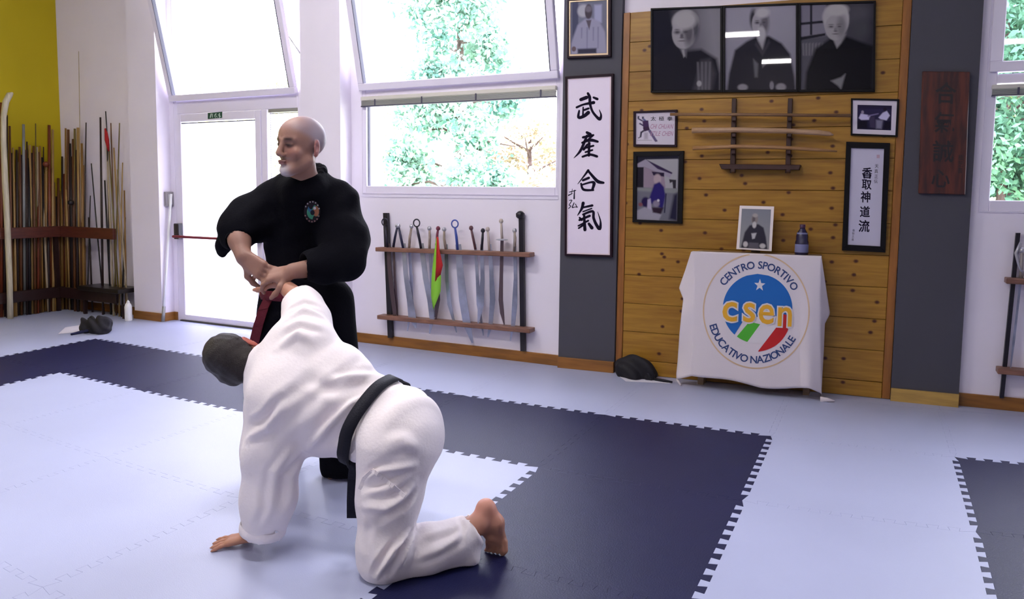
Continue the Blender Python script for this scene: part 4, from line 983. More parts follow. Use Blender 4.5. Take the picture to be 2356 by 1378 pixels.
# round lettering
def arc_text(m_, s, cx, cy, rx, ry, a0, a1, size, fm, inward=False, bold=0):
    ws = [(glyph(c)[0][:, 0].ptp() + .10) if len(glyph(c)[0]) else .34 for c in s]; tot = sum(ws); acc = 0
    for c, w_ in zip(s, ws):
        t = (acc + w_ / 2) / tot; acc += w_; an = math.radians(a0 + (a1 - a0) * t); x = cx + rx * math.sin(an); y = cy - ry * math.cos(an)
        rot = math.atan2(ry * math.sin(an), rx * math.cos(an)) if not inward else math.atan2(-ry * math.sin(an), -rx * math.cos(an))
        put(m_, c, x, y, size * .98, size, rot, fm, bold)
fm = oncloth(.002)
m_ = MB(); arc_text(m_, 'CENTRO SPORTIVO', 1742, 714, 100, 105, -55, 63, 24, fm, bold=.018); o = m_.build('upper_lettering', NAVY); o.parent = BN
m_ = MB(); arc_text(m_, 'EDUCATIVO NAZIONALE', 1738, 717, 101, 110, 255, 122, 24, fm, True, bold=.018); o = m_.build('lower_lettering', NAVY); o.parent = BN
for nm, bold, lift, mt_ in (('letter_outline', .05, .0045, EWH), ('yellow_letters', .012, .0075, YELL)):
    m_ = MB(); fm = oncloth(lift)
    for ch, x, y, sx in zip('csen', (1679, 1724, 1763, 1806), (713, 715, 719, 725), (88, 84, 82, 80)): put(m_, ch, x, y, sx, 92, .04, fm, bold, mid=.27)
    o = m_.build(nm, mt_); o.parent = BN
# altar photograph
e = empty('photo_print_stand', wl(1736, 572, .17), label='small white-bordered photograph of an old man leaning on the altar table', cat='picture')
def lean(x, y): 
    t = (575 - y) / 100; return wl(x, y, .19 - .05 * t)
q = [lean(*p) for p in ((1702, 473), (1781, 475), (1775, 578), (1694, 573))]; m_ = MB(); m_.slab([q[3], q[2], q[1], q[0]], np.array([0, .006, 0])); m_.build('white_border', mat('photo_border', srgb(232, 222, 222), .5), e)
P = Pic(60, 76, 1.3); P.grad(lambda u, v: v * .8, (122, 124, 136), (150, 148, 150)); P.poly([(.05, 1), (.15, .6), (.3, .42), (.45, .38), (.6, .38), (.78, .46), (.88, .7), (.95, 1)], (34, 30, 48), .05)
P.ell(.46, .26, .11, .13, (132, 122, 124), .2); P.ell(.43, .26, .05, .1, (90, 82, 88), .8); P.ell(.46, .4, .07, .08, (186, 182, 184), .5); P.ell(.47, .16, .09, .05, (160, 152, 152), .6); P.poly([(.38, .62), (.55, .6), (.5, .74), (.42, .76)], (178, 176, 182), .04); P.poly([(.32, .85), (.64, .85), (.66, 1), (.3, 1)], (84, 80, 92), .04); P.ell(.2, .9, .08, .07, (190, 184, 188), .5); P.ell(.78, .92, .1, .06, (186, 182, 186), .5)
P.mesh('photograph', bil([(1707, 480), (1774, 482), (1769, 574), (1701, 570)], lambda x, y: lean(x, y) + np.array([0, -.0012, 0])), PRINTM, e)
m_ = MB(); a = lean(1738, 500) + [0, .01, 0]; m_.slab([a + [-.02, 0, 0], a + [.02, 0, 0], np.array([a[0] + .03, a[1] + .06, TZ]), np.array([a[0] - .03, a[1] + .06, TZ])], np.array([0, .003, 0])); m_.build('back_strut', mat('card_strut', srgb(90, 80, 70), .8), e)
# small bottle
Pb = wl(1844, 579, .15); Pb[2] = TZ; e = empty('small_bottle', Pb, label='small dark blue plastic bottle with pale label on the altar table', cat='bottle'); s_ = .2 / 62 * 1.0
hb = float(wl(1844, 516, .15)[2] - TZ); k = hb
BB = mat('dark_blue_bottle', srgb(34, 30, 66), .25, spec=.6); m_ = MB(); m_.lathe(Pb, [(.20 * k, 0), (.21 * k, .02 * k), (.21 * k, .42 * k), (.19 * k, .48 * k), (.19 * k, .62 * k), (.16 * k, .72 * k), (.09 * k, .84 * k), (.075 * k, .88 * k)], 20); m_.build('body', BB, e, True)
m_ = MB(); m_.lathe(Pb, [(.085 * k, .88 * k), (.09 * k, .89 * k), (.09 * k, .99 * k), (.07 * k, 1.0 * k)], 16); m_.build('cap', mat('bottle_cap', srgb(70, 40, 70), .4), e, True)
m_ = MB(); m_.lathe(Pb, [(.2125 * k, .08 * k), (.213 * k, .09 * k), (.213 * k, .34 * k), (.2125 * k, .35 * k)], 20); m_.build('label_band', mat('bottle_label', srgb(120, 124, 170), .5), e, True)
m_ = MB(); m_.lathe(Pb, [(.172 * k, .66 * k), (.174 * k, .67 * k), (.164 * k, .73 * k)], 20); m_.build('neck_band', mat('bottle_neck_label', srgb(110, 112, 150), .5), e, True)

# ------------------------------------------------------------------ sword racks on the wall
HILT = {'black': mat('hilt_black', srgb(26, 22, 40), .5), 'navy': mat('hilt_navy', srgb(30, 30, 62), .5), 'blue': mat('hilt_blue', srgb(48, 70, 150), .5), 'beige': mat('hilt_beige', srgb(168, 150, 138), .7, noise=.3, nscale=30), 'red': mat('hilt_red', srgb(120, 52, 74), .7), 'brown': mat('hilt_brown', srgb(96, 62, 70), .6), 'grey': mat('hilt_grey', srgb(150, 142, 142), .6), 'white': mat('hilt_white', srgb(190, 176, 170), .6)}
SILV = mat('silver_pommel', srgb(190, 190, 200), .3, metal=.7)
def flat_blade(pts, ws, off, th=.004):
    """blade outline in wall measures; widths in px"""
    m_ = MB(); L_ = []; R__ = []
    P = [np.array(p, float) for p in pts]
    for k in range(len(P)):
        d = P[min(k + 1, len(P) - 1)] - P[max(k - 1, 0)]; d /= np.linalg.norm(d); n_ = np.array([-d[1], d[0]])
        L_.append(P[k] + n_ * ws[k] / 2); R__.append(P[k] - n_ * ws[k] / 2)
    for k in range(len(P) - 1):
        q = [wl(*L_[k], off), wl(*R__[k], off), wl(*R__[k + 1], off), wl(*L_[k + 1], off)]; m_.slab([q[3], q[2], q[1], q[0]] if True else q, np.array([0, th, 0]))
    return m_
def sword(hilt, blade, bw, hc, label, ring=False, guard=None, off=.075, bm_=None, tass=False, hw=.011):
    e = empty('broadsword' if max(bw) > 9 else 'straight_sword', wl(*hilt[-1], off), label=label, cat='sword', group='swords standing in the wall rack')
    m_ = MB(); m_.tube([wl(*p, off) for p in hilt], [hw * .8] + [hw] * (len(hilt) - 1), 8); m_.build('hilt', HILT[hc], e, True)
    if ring:
        c = wl(hilt[0][0] - .5, hilt[0][1] - 9, off); m_ = MB(); m_.torus(c, np.array([1., 0, 0]), np.array([0, 0, 1.]), .031, .006); m_.build('ring_pommel', HILT[hc], e, True)
    else:
        c = wl(*hilt[0], off); m_ = MB(); m_.lathe(c - [0, 0, .012], [(.008, 0), (.017, .008), (.018, .02), (.012, .032), (.006, .036)], 10); m_.build('pommel', SILV if hc in ('navy', 'beige', 'grey') else HILT[hc], e, True)
    if guard: m_ = MB(); c = wl(*guard, off); m_.lathe(c, [(.03, -.004), (.05, .0), (.05, .004), (.02, .01)], 14); m_.build('guard', SILV, e, True)
    flat_blade(blade, bw, off).build('blade', bm_ or STEEL, e)
    if tass: m_ = MB(); c = wl(*hilt[0], off + .02); m_.tube([c, c + [.015, -.01, -.05], c + [.01, -.01, -.12]], [.003, .006, .009], 6); m_.build('tassel', HILT['beige'], e, True)
    return e
def rack(px0, px1, post, boards, label):
    e = empty('sword_rack', wl(*post[0][1], .03), label=label, cat='rack')
    for t, b_ in post:
        m_ = MB(); m_.slab([wl(b_[0] - 5, b_[1], .045), wl(b_[0] + 5, b_[1], .045), wl(t[0] + 5, t[1], .045), wl(t[0] - 5, t[1], .045)], np.array([0, .03, 0])); m_.build('post', BLACKM, e)
    for (x0, y0), (x1, y1), h in boards:
        m_ = MB(); a0, a1 = wl(x0, y0, .12), wl(x1, y1, .12); c0, c1 = np.array([a0[0], a0[1] + .1, a0[2]]), np.array([a1[0], a1[1] + .1, a1[2]]); dz = np.array([0, 0, h])
        m_.hexa([c0 - dz, c1 - dz, c1, c0], [a0 - dz, a1 - dz, a1, a0]); m_.build('board', RACKW, e, bevel=.004)
    return e
r1 = rack(862, 1220, [((886, 490), (897, 777)), ((1198, 494), (1202, 808))], [((863, 569), (1218, 582), .035), ((867, 725), (1219, 757), .035)], 'long two-board sword rack on the white wall under the middle window')
m_ = MB(); c = wl(1197, 494, .04); m_.lathe(c - [0, 0, .03], [(.02, 0), (.034, .012), (.036, .04), (.02, .055), (.008, .06)], 10); m_.build('post_knob', BLACKM, r1, True)
sword([(886, 520), (889, 545), (893, 578)], [(893, 560), (896, 620), (903, 680), (908, 720), (906, 738)], [8, 9, 10, 9, 2], 'black', 'ring-pommelled sword with long black grip, leftmost in the long rack', ring=True, bm_=STEELD)
sword([(914, 521), (909, 545), (905, 568)], [(905, 560), (908, 640), (912, 700), (915, 735)], [4, 5, 6, 2], 'navy', 'navy-gripped sword leaning left beside the leftmost ring sword', bm_=STEELD, off=.06)
sword([(917, 521), (922, 545), (928, 572)], [(928, 560), (933, 630), (943, 690), (948, 730), (957, 755)], [9, 10, 14, 17, 3], 'navy', 'broadsword with navy grip leaning right, second pair from the left', off=.09)
sword([(947, 522), (943, 545), (941, 572)], [(941, 560), (946, 640), (946, 700), (937, 762)], [5, 7, 9, 2], 'beige', 'beige-gripped sword standing just left of the second ring sword', off=.06)
sword([(959, 522), (963, 540), (969, 572)], [(969, 560), (979, 640), (990, 690), (994, 735), (988, 768)], [10, 12, 14, 11, 2], 'black', 'ring-pommelled sword with black grip, second ring from the left', ring=True, off=.09)
sword([(988, 527), (989, 545), (988, 572)], [(988, 560), (992, 650), (1000, 730)], [5, 5, 2], 'beige', 'short beige-gripped sword left of the red and green flag', off=.06)
sf = sword([(1008, 527), (1006, 540), (1004, 572)], [(1004, 560), (1006, 690), (1003, 735)], [6, 12, 3], 'red', 'sword with red grip and a red and lime green cloth flag', bm_=STEELD)
def flagmesh(name, px, m_at, off):
    v = [wl(x, y, off + .012 * math.sin(i * 1.7)) for i, (x, y) in enumerate(px)]; n = len(px) // 2
    f = [(2 * k, 2 * k + 1, 2 * k + 3, 2 * k + 2) for k in range(n - 1)]; me = mesh_py(name, v, f, True); o = link(name, me, sf, m_at); s_ = o.modifiers.new('s', 'SOLIDIFY'); s_.thickness = .002; return o
flagmesh('green_cloth', [(1004, 548), (1008, 548), (998, 590), (1012, 590), (993, 640), (1015, 640), (992, 680), (1014, 670), (997, 712), (1002, 700)], GRNM, .14)
flagmesh('red_cloth', [(1005, 545), (1009, 545), (1004, 580), (1012, 578), (1003, 615), (1019, 610), (1001, 648), (1014, 632)], REDM, .155)
sword([(1022, 529), (1022, 550), (1026, 574)], [(1026, 562), (1028, 640), (1034, 700), (1050, 765)], [7, 8, 9, 2], 'beige', 'beige-gripped sword directly right of the flag sword', off=.06)
sword([(1047, 524), (1050, 545), (1053, 575)], [(1054, 562), (1058, 620), (1065, 690), (1074, 745), (1087, 789)], [13, 15, 18, 17, 4], 'blue', 'large ring-pommelled broadsword with blue grip in the rack middle', ring=True, off=.09)
sword([(1084, 526), (1088, 545), (1094, 574)], [(1093, 562), (1098, 640), (1101, 700), (1112, 772)], [5, 7, 9, 2], 'brown', 'brown-gripped sword right of the blue ring sword', off=.06)
sword([(1111, 532), (1110, 550), (1108, 575)], [(1108, 562), (1110, 640), (1106, 700), (1100, 745)], [7, 9, 14, 3], 'black', 'dark-gripped sword left of the cream-gripped one', off=.085)
sword([(1122, 529), (1124, 550), (1126, 576)], [(1126, 562), (1130, 620), (1133, 690), (1128, 752), (1122, 776)], [8, 9, 12, 9, 2], 'white', 'cream-gripped sword with bright blade, fourth from the rack right end', off=.06)
sword([(1153, 510), (1154, 530), (1155, 549)], [(1155, 550), (1153, 640), (1152, 690), (1155, 720), (1160, 747)], [7, 8, 10, 9, 2], 'white', 'tall sword with disc guard and dark blade near the rack right end', guard=(1155, 552), bm_=STEELD, off=.08)
sword([(1184, 532), (1184, 550), (1183, 578)], [(1184, 566), (1186, 640), (1184, 700), (1180, 750), (1174, 784)], [7, 8, 12, 9, 2], 'grey', 'grey-gripped sword beside the right post of the long rack', off=.07, tass=True)
r2 = rack(2300, 2400, [((2343, 536), (2305, 916))], [((2316, 640), (2440, 646), .035), ((2296, 848), (2440, 860), .035)], 'second two-board sword rack at the right edge under the right-hand window')
e = sword([(2352, 578), (2350, 610), (2349, 642)], [(2349, 640), (2340, 720), (2333, 780), (2325, 848)], [6, 5, 6, 3], 'grey', 'grey-gripped sword in the rack at the right edge of the photo', off=.07)
m_ = MB(); c = wl(2347, 575, .07); m_.tube([c + [-.0, 0, .05], c + [-.02, 0, -.02], c + [0.0, 0, -.1], c + [.03, 0, -.16]], [.006, .01, .008, .014], 8); m_.build('knuckle_guard', SILV, e, True)

# ------------------------------------------------------------------ corner rack with staffs
XS = XL
RK = mat('corner_rack_wood', srgb(92, 42, 30), .45, noise=.35, nscale=5, stretch=(2, 2, 10)); RKD = mat('corner_rack_dark_wood', srgb(44, 20, 20), .45, noise=.35, nscale=5)
e = empty('staff_rack', (XL + .12, WA - .15, 0), label='red-brown wooden rail rack running round the yellow and white corner', cat='rack')
def railL(px, y0a, y0b, x1, y1a, y1b, off, th, m, nm='rail'):
    m_ = MB(); a = atX(px, y0a, XL + off); b_ = atX(px, y0b, XL + off); c = atX(x1, y1a, XL + off); d = atX(x1, y1b, XL + off)
    z0, z1 = (b_[2] + d[2]) / 2, (a[2] + c[2]) / 2
    m_.box(XL + off - th, XL + off, min(a[1] - 1.6, a[1]), min(c[1], WA - .05), z0, z1); return m_.build(nm, m, e, bevel=.004), z0, z1
_, rz0, rz1 = railL(4, 529, 552, 150, 516, 543, .26, .035, RK)
m_ = MB(); m_.box(XL + .26, float(atY(264, 530, WA - .20)[0]), WA - .22, WA - .185, rz0, rz1); m_.build('rail', RK, e, bevel=.004)
_, lz0, lz1 = railL(4, 678, 701, 150, 655, 682, .24, .035, RKD)
m_ = MB(); m_.box(XL + .24, float(atY(270, 680, WA - .22)[0]), WA - .24, WA - .205, lz0, lz1); m_.build('rail', RKD, e, bevel=.004)
xq = float(atY(182, 680, WA - .28)[0]); xq2 = float(atY(276, 680, WA - .28)[0])
m_ = MB(); m_.box(xq, xq2, WA - .3, WA - .02, lz1, lz1 + .045); m_.build('top_tray', mat('black_tray', srgb(22, 16, 20), .35), e, bevel=.004)
for x in (xq, xq2 - .03):
    m_ = MB(); m_.box(x, x + .03, WA - .24, WA - .21, .0, lz0); m_.build('leg', RKD, e)
m_ = MB(); m_.box(XL + .19, XL + .23, WA - .26, WA - .22, 0, rz1); m_.build('corner_post', RKD, e)
SC_ = {'cream': srgb(206, 196, 168), 'tan': srgb(176, 142, 84), 'ochre': srgb(150, 110, 50), 'brown': srgb(104, 62, 30), 'dark': srgb(46, 28, 26), 'redbrown': srgb(120, 52, 24), 'grey': srgb(150, 152, 150), 'olive': srgb(120, 104, 54), 'pale': srgb(186, 168, 140), 'black': srgb(26, 20, 24)}
SM = {k: mat('staff_' + k, c, .42, noise=.25, nscale=6, stretch=(10, 10, 1)) for k, c in SC_.items()}
# (top px, top y, bottom px, bottom y, wall, width px, colour)
SL = [(-6, 300, -4, 745, 'L', 7, 'ochre'), (3, 236, 4, 743, 'L', 7, 'redbrown'), (16, 265, 17, 741, 'L', 5, 'dark'), (22, 290, 29, 738, 'L', 6, 'brown'), (30, 340, 38, 736, 'L', 5, 'tan'),
      (38, 345, 42, 735, 'L', 6, 'dark'), (45, 338, 50, 733, 'L', 6, 'brown'), (54, 286, 57, 731, 'L', 7, 'grey'), (62, 326, 63, 730, 'L', 4, 'dark'), (68, 334, 75, 728, 'L', 7, 'tan'), (77, 336, 82, 727, 'L', 6, 'brown'),
      (82, 284, 84, 726, 'L', 3, 'olive'), (85, 338, 93, 725, 'L', 6, 'pale'), (92, 336, 99, 723, 'L', 5, 'ochre'), (100, 338, 103, 722, 'L', 3, 'dark'), (106, 372, 108, 721, 'L', 6, 'tan'), (113, 288, 116, 720, 'L', 8, 'redbrown'),
      (121, 298, 123, 718, 'L', 6, 'tan'), (129, 452, 131, 716, 'L', 6, 'dark'), (136, 480, 138, 714, 'L', 6, 'olive'), (143, 360, 144, 712, 'L', 5, 'dark'), (11, 350, 10, 742, 'L', 5, 'tan'), (34, 420, 33, 737, 'L', 5, 'ochre'), (71, 400, 69, 729, 'L', 5, 'olive'), (88, 430, 88, 726, 'L', 5, 'redbrown'), (125, 420, 127, 717, 'L', 5, 'ochre'), (98, 455, 112, 720, 'L', 5, 'pale'), (116, 470, 119, 719, 'L', 5, 'brown'),
      (151, 295, 153, 711, 'B', 5, 'ochre'), (157, 298, 160, 711, 'B', 7, 'brown'), (164, 360, 168, 712, 'B', 6, 'dark'), (172, 296, 177, 713, 'B', 6, 'olive'), (180, 294, 186, 714, 'B', 9, 'tan'), (188, 330, 194, 715, 'B', 6, 'ochre'), (181, 118, 190, 714, 'B', 2.2, 'pale'), (198, 282, 192, 716, 'B', 3, 'dark'),
      (208, 450, 200, 716, 'B', 2.5, 'black'), (204, 500, 213, 717, 'B', 4, 'dark'), (210, 376, 240, 720, 'B', 3, 'black'), (231, 270, 237, 720, 'B', 5, 'dark'), (245, 300, 262, 722, 'B', 5, 'pale'), (255, 283, 268, 722, 'B', 3, 'brown'), (275, 283, 262, 724, 'B', 3, 'olive'),
      (282, 374, 274, 724, 'B', 3, 'tan'), (286, 438, 291, 726, 'B', 4, 'ochre'), (241, 415, 256, 722, 'B', 4, 'black'), (262, 340, 284, 725, 'B', 4, 'tan'), (250, 330, 276, 725, 'B', 4, 'olive'), (288, 500, 280, 726, 'B', 4, 'black'), (270, 390, 296, 728, 'B', 3.5, 'pale')]
for k_, (x_, t_, c_) in enumerate(((8, 372, 'dark'), (14, 330, 'brown'), (26, 352, 'black'), (41, 372, 'olive'), (48, 356, 'dark'), (59, 345, 'brown'), (66, 364, 'black'), (73, 352, 'dark'), (80, 372, 'black'), (90, 350, 'brown'), (96, 362, 'black'), (102, 400, 'ochre'), (110, 430, 'dark'), (119, 388, 'olive'), (134, 410, 'brown'), (141, 440, 'ochre'), (147, 400, 'redbrown'))):
    SL.append((x_, t_, x_ + 3, 745 - x_ * .21, 'L', 6.5, c_))
for x_, t_, c_ in ((161, 330, 'black'), (168, 320, 'brown'), (175, 345, 'dark'), (184, 350, 'brown'), (191, 380, 'ochre')): SL.append((x_, t_, x_ + 5, 713, 'B', 6, c_))
CN = {'cream': 'cream', 'tan': 'tan', 'ochre': 'ochre', 'brown': 'brown', 'dark': 'dark brown', 'redbrown': 'red-brown', 'grey': 'grey-white', 'olive': 'olive-brown', 'pale': 'pale', 'black': 'black'}
ORD = ['leftmost', 'second', 'third', 'fourth', 'fifth', 'sixth', 'seventh', 'eighth', 'ninth', 'tenth', 'eleventh']
for wall_ in 'LB':
    for col_ in SC_:
        ls = sorted([s for s in SL if s[4] == wall_ and s[6] == col_], key=lambda s: s[3] and s[2])
        for n_, (tx, ty, bx, by, wk, wd, c_) in enumerate(ls):
            place = 'against the yellow wall' if wk == 'L' else 'against the white wall beside the corner'
            if len(ls) == 1: lab = f'{CN[c_]} wooden staff, the only one of its colour {place}'
            elif n_ == 0: lab = f'leftmost {CN[c_]} wooden staff standing {place}'
            elif n_ == len(ls) - 1: lab = f'rightmost {CN[c_]} wooden staff standing {place}'
            else: lab = f'{ORD[n_]} {CN[c_]} wooden staff from the left, {place}'
            if wk == 'L':
                u = .12 + .09 * ((n_ * 5) % 3) / 2
                B0 = atX(bx, by, XL + u); B0[2] = 0; T0 = atX(tx, ty, XL + .07)
            else:
                u = .12 + .05 * ((n_ * 5) % 3) / 2
                B0 = atY(bx, by, WA - u); B0[2] = 0; T0 = atY(tx, ty, WA - .06)
            r_ = wd / 2 / px_m(B0); m_ = MB(); md = B0 * .5 + T0 * .5
            m_.tube([B0, md, T0], [r_, r_, r_ * (.8 if ty > 200 else .5)], 8); m_.build('wooden_staff', SM[c_], None, True, label=lab, cat='staff', group='staffs in the corner rack')
# curved cream stave at the left edge
m_ = MB(); pts = [(24, 736), (22, 640), (17, 520), (12, 420), (8, 330), (8, 270), (13, 235), (22, 218), (29, 214)]; u = .3
PT = [atX(x, y, XL + u) for x, y in pts]; PT[0][2] = 0
m_.tube(PT, [.028, .028, .028, .028, .026, .026, .03, .03, .012], 10); m_.build('curved_stave', SM['cream'], None, True, label='thick cream curved stave with hooked top at the left picture edge', cat='staff')
m_ = MB(); a = atX(152, 436, XL + .34); b_ = onfl(161, 713); m_.tube([b_, a * .5 + b_ * .5, a], .008, 8); m_.build('wooden_staff', SM['tan'], None, True, label='thin tan staff leaning in front of the rails at the corner', cat='staff')
m_ = MB(); c = atY(248, 302, WA - .08); m_.tube([atY(243, 296, WA - .08), atY(246, 322, WA - .1), atY(250, 348, WA - .08)], [.012, .022, .008], 8); m_.build('red_tassel', REDM, None, True, label='red cloth tassel tied near the top of a thin staff', cat='tassel')
m_ = MB(); m_.tube([atY(243, 256, WA - .07), atY(246, 300, WA - .08), onfl(254, 722)], .006, 6); m_.build('thin_spear', SM['black'], None, True, label='thin dark spear shaft carrying the red tassel', cat='spear')
for x, y, lab in ((106, 378, 'small turned wooden knob on a staff against the yellow wall'), (163, 466, 'dark round sword pommel low in the corner of the rack')):
    m_ = MB(); c = atX(x, y, XL + .16) if x < 150 else atY(x, y, WA - .17); m_.lathe(c - [0, 0, .03], [(.012, 0), (.03, .015), (.034, .03), (.03, .045), (.012, .06)], 12); m_.build('pommel_knob', SM['redbrown'] if x < 150 else SM['black'], None, True, label=lab, cat='knob')

# ------------------------------------------------------------------ small things by the left
# switch plate and leaning pole on the pillar reveal
xr_ = p1[1]
c = atX(387, 458, xr_ + .001); e = empty('switch_box', c, label='grey switch box with a white rocker beside the door', cat='switch')
m_ = MB(); hx = .05; m_.box(xr_, xr_ + .03, c[1] - .05, c[1] + .05, c[2] - .075, c[2] + .075); m_.build('box', mat('switch_grey', srgb(136, 130, 134), .4), e, bevel=.004)
m_ = MB(); m_.box(xr_ + .03, xr_ + .036, c[1] - .02, c[1] + .02, c[2] - .055, c[2] + .05); m_.build('rocker', WHITEM, e, bevel=.002)
a = onfl(375, 740); b_ = np.array([xr_ + .045, c[1] - .0, float(atX(392, 446, xr_ + .045)[2])])
e = empty('white_pole', a, label='thin white pole leaning beside the door under the switch box', cat='pole')
m_ = MB(); m_.tube([a, b_], .013, 10); m_.build('shaft', WHITEM, e, True); m_ = MB(); d = (b_ - a) * .12; m_.tube([a + [0, 0, .002], a + d], .017, 10); m_.build('grey_foot', ALUM, e, True)
# white bottle
B_ = onfl(296, 738); hb = 48 / px_m(B_); e = empty('white_bottle', B_, label='white plastic bottle standing on the floor by the corner', cat='bottle')
m_ = MB(); m_.lathe(B_, [(.034, 0), (.036, .01), (.036, hb * .68), (.030, hb * .78), (.016, hb * .88)], 18); m_.build('body', WHITEM, e, True)
m_ = MB(); m_.lathe(B_, [(.016, hb * .88), (.016, hb * .93), (.008, hb * .96), (.006, hb)], 12); m_.build('cap', WHITEM, e, True)
# crumpled dark bundles + papers
def blob(name, c, r3, m, parent=None, seed=0, n=3, **kw):
    bm = bmesh.new(); bmesh.ops.create_icosphere(bm, subdivisions=4, radius=1); r = np.random.default_rng(seed); ph = r.uniform(0, 6.28, (6, 3)); fr = r.uniform(1.5, 4.5, (6, 3))
    for v_ in bm.verts:
        p = np.array(v_.co); k = 1 + sum(.075 * math.sin(fr[i] @ p * 1.4 + ph[i][0]) for i in range(6)); q = p * k * np.array(r3)
        if q[2] < -r3[2] * .55: q[2] = -r3[2] * .55
        v_.co = tuple(q + np.array(c))
    me = bpy.data.meshes.new(name); bm.to_mesh(me); bm.free(); me.polygons.foreach_set('use_smooth', [True] * len(me.polygons)); return link(name, me, parent, m, **kw)
BAG = mat('black_bag_fabric', srgb(14, 12, 24), .75, bump=.3, bscale=40)
NAVYB = mat('navy_bag_fabric', srgb(20, 24, 70), .75)
PAP = mat('white_paper', srgb(226, 222, 236), .7)
c = onfl(222, 766); e = empty('black_bundle', c, label='crumpled black bag with blue edge lying on the far left floor', cat='bag')
blob('bag_body', c + [0.02, .02, .055], (.13, .09, .10), BAG, e, 1); blob('bag_top', c + [-.10, .0, .05], (.10, .08, .09), BAG, e, 2)
m_ = MB(); m_.tube([onfl(164, 769, .012), onfl(185, 764, .015), onfl(205, 760, .03)], [.01, .014, .012], 8); m_.build('strap', NAVYB, e, True)
def sheet(px, label, z=.004, **kw):
    q = [onfl(*p, z) for p in px]; m_ = MB(); m_.slab([q[3], q[2], q[1], q[0]], np.array([0, 0, -.002])); return m_.build('paper_sheet', PAP, None, label=label, cat='paper', **kw)
sheet([(150, 753), (196, 746), (186, 763), (134, 768)], 'white paper sheets lying under the left black bag')
c = onfl(1463, 866); e = empty('black_bag', c, label='black cloth bag lying on the floor against the foot of the pine panel', cat='bag')
blob('bag_body', c + [.0, -.03, .055], (.155, .085, .11), BAG, e, 5); blob('bag_end', c + [.12, -.045, .03], (.045, .05, .05), BAG, e, 6)
m_ = MB(); m_.tube([onfl(1506, 872, .015), onfl(1528, 876, .012), onfl(1547, 879, .01)], [.01, .012, .007], 8); m_.build('strap', BAG, e, True)
sheet([(1424, 865), (1500, 869), (1545, 882), (1440, 877)], 'white paper sheet under the black bag by the pine panel')

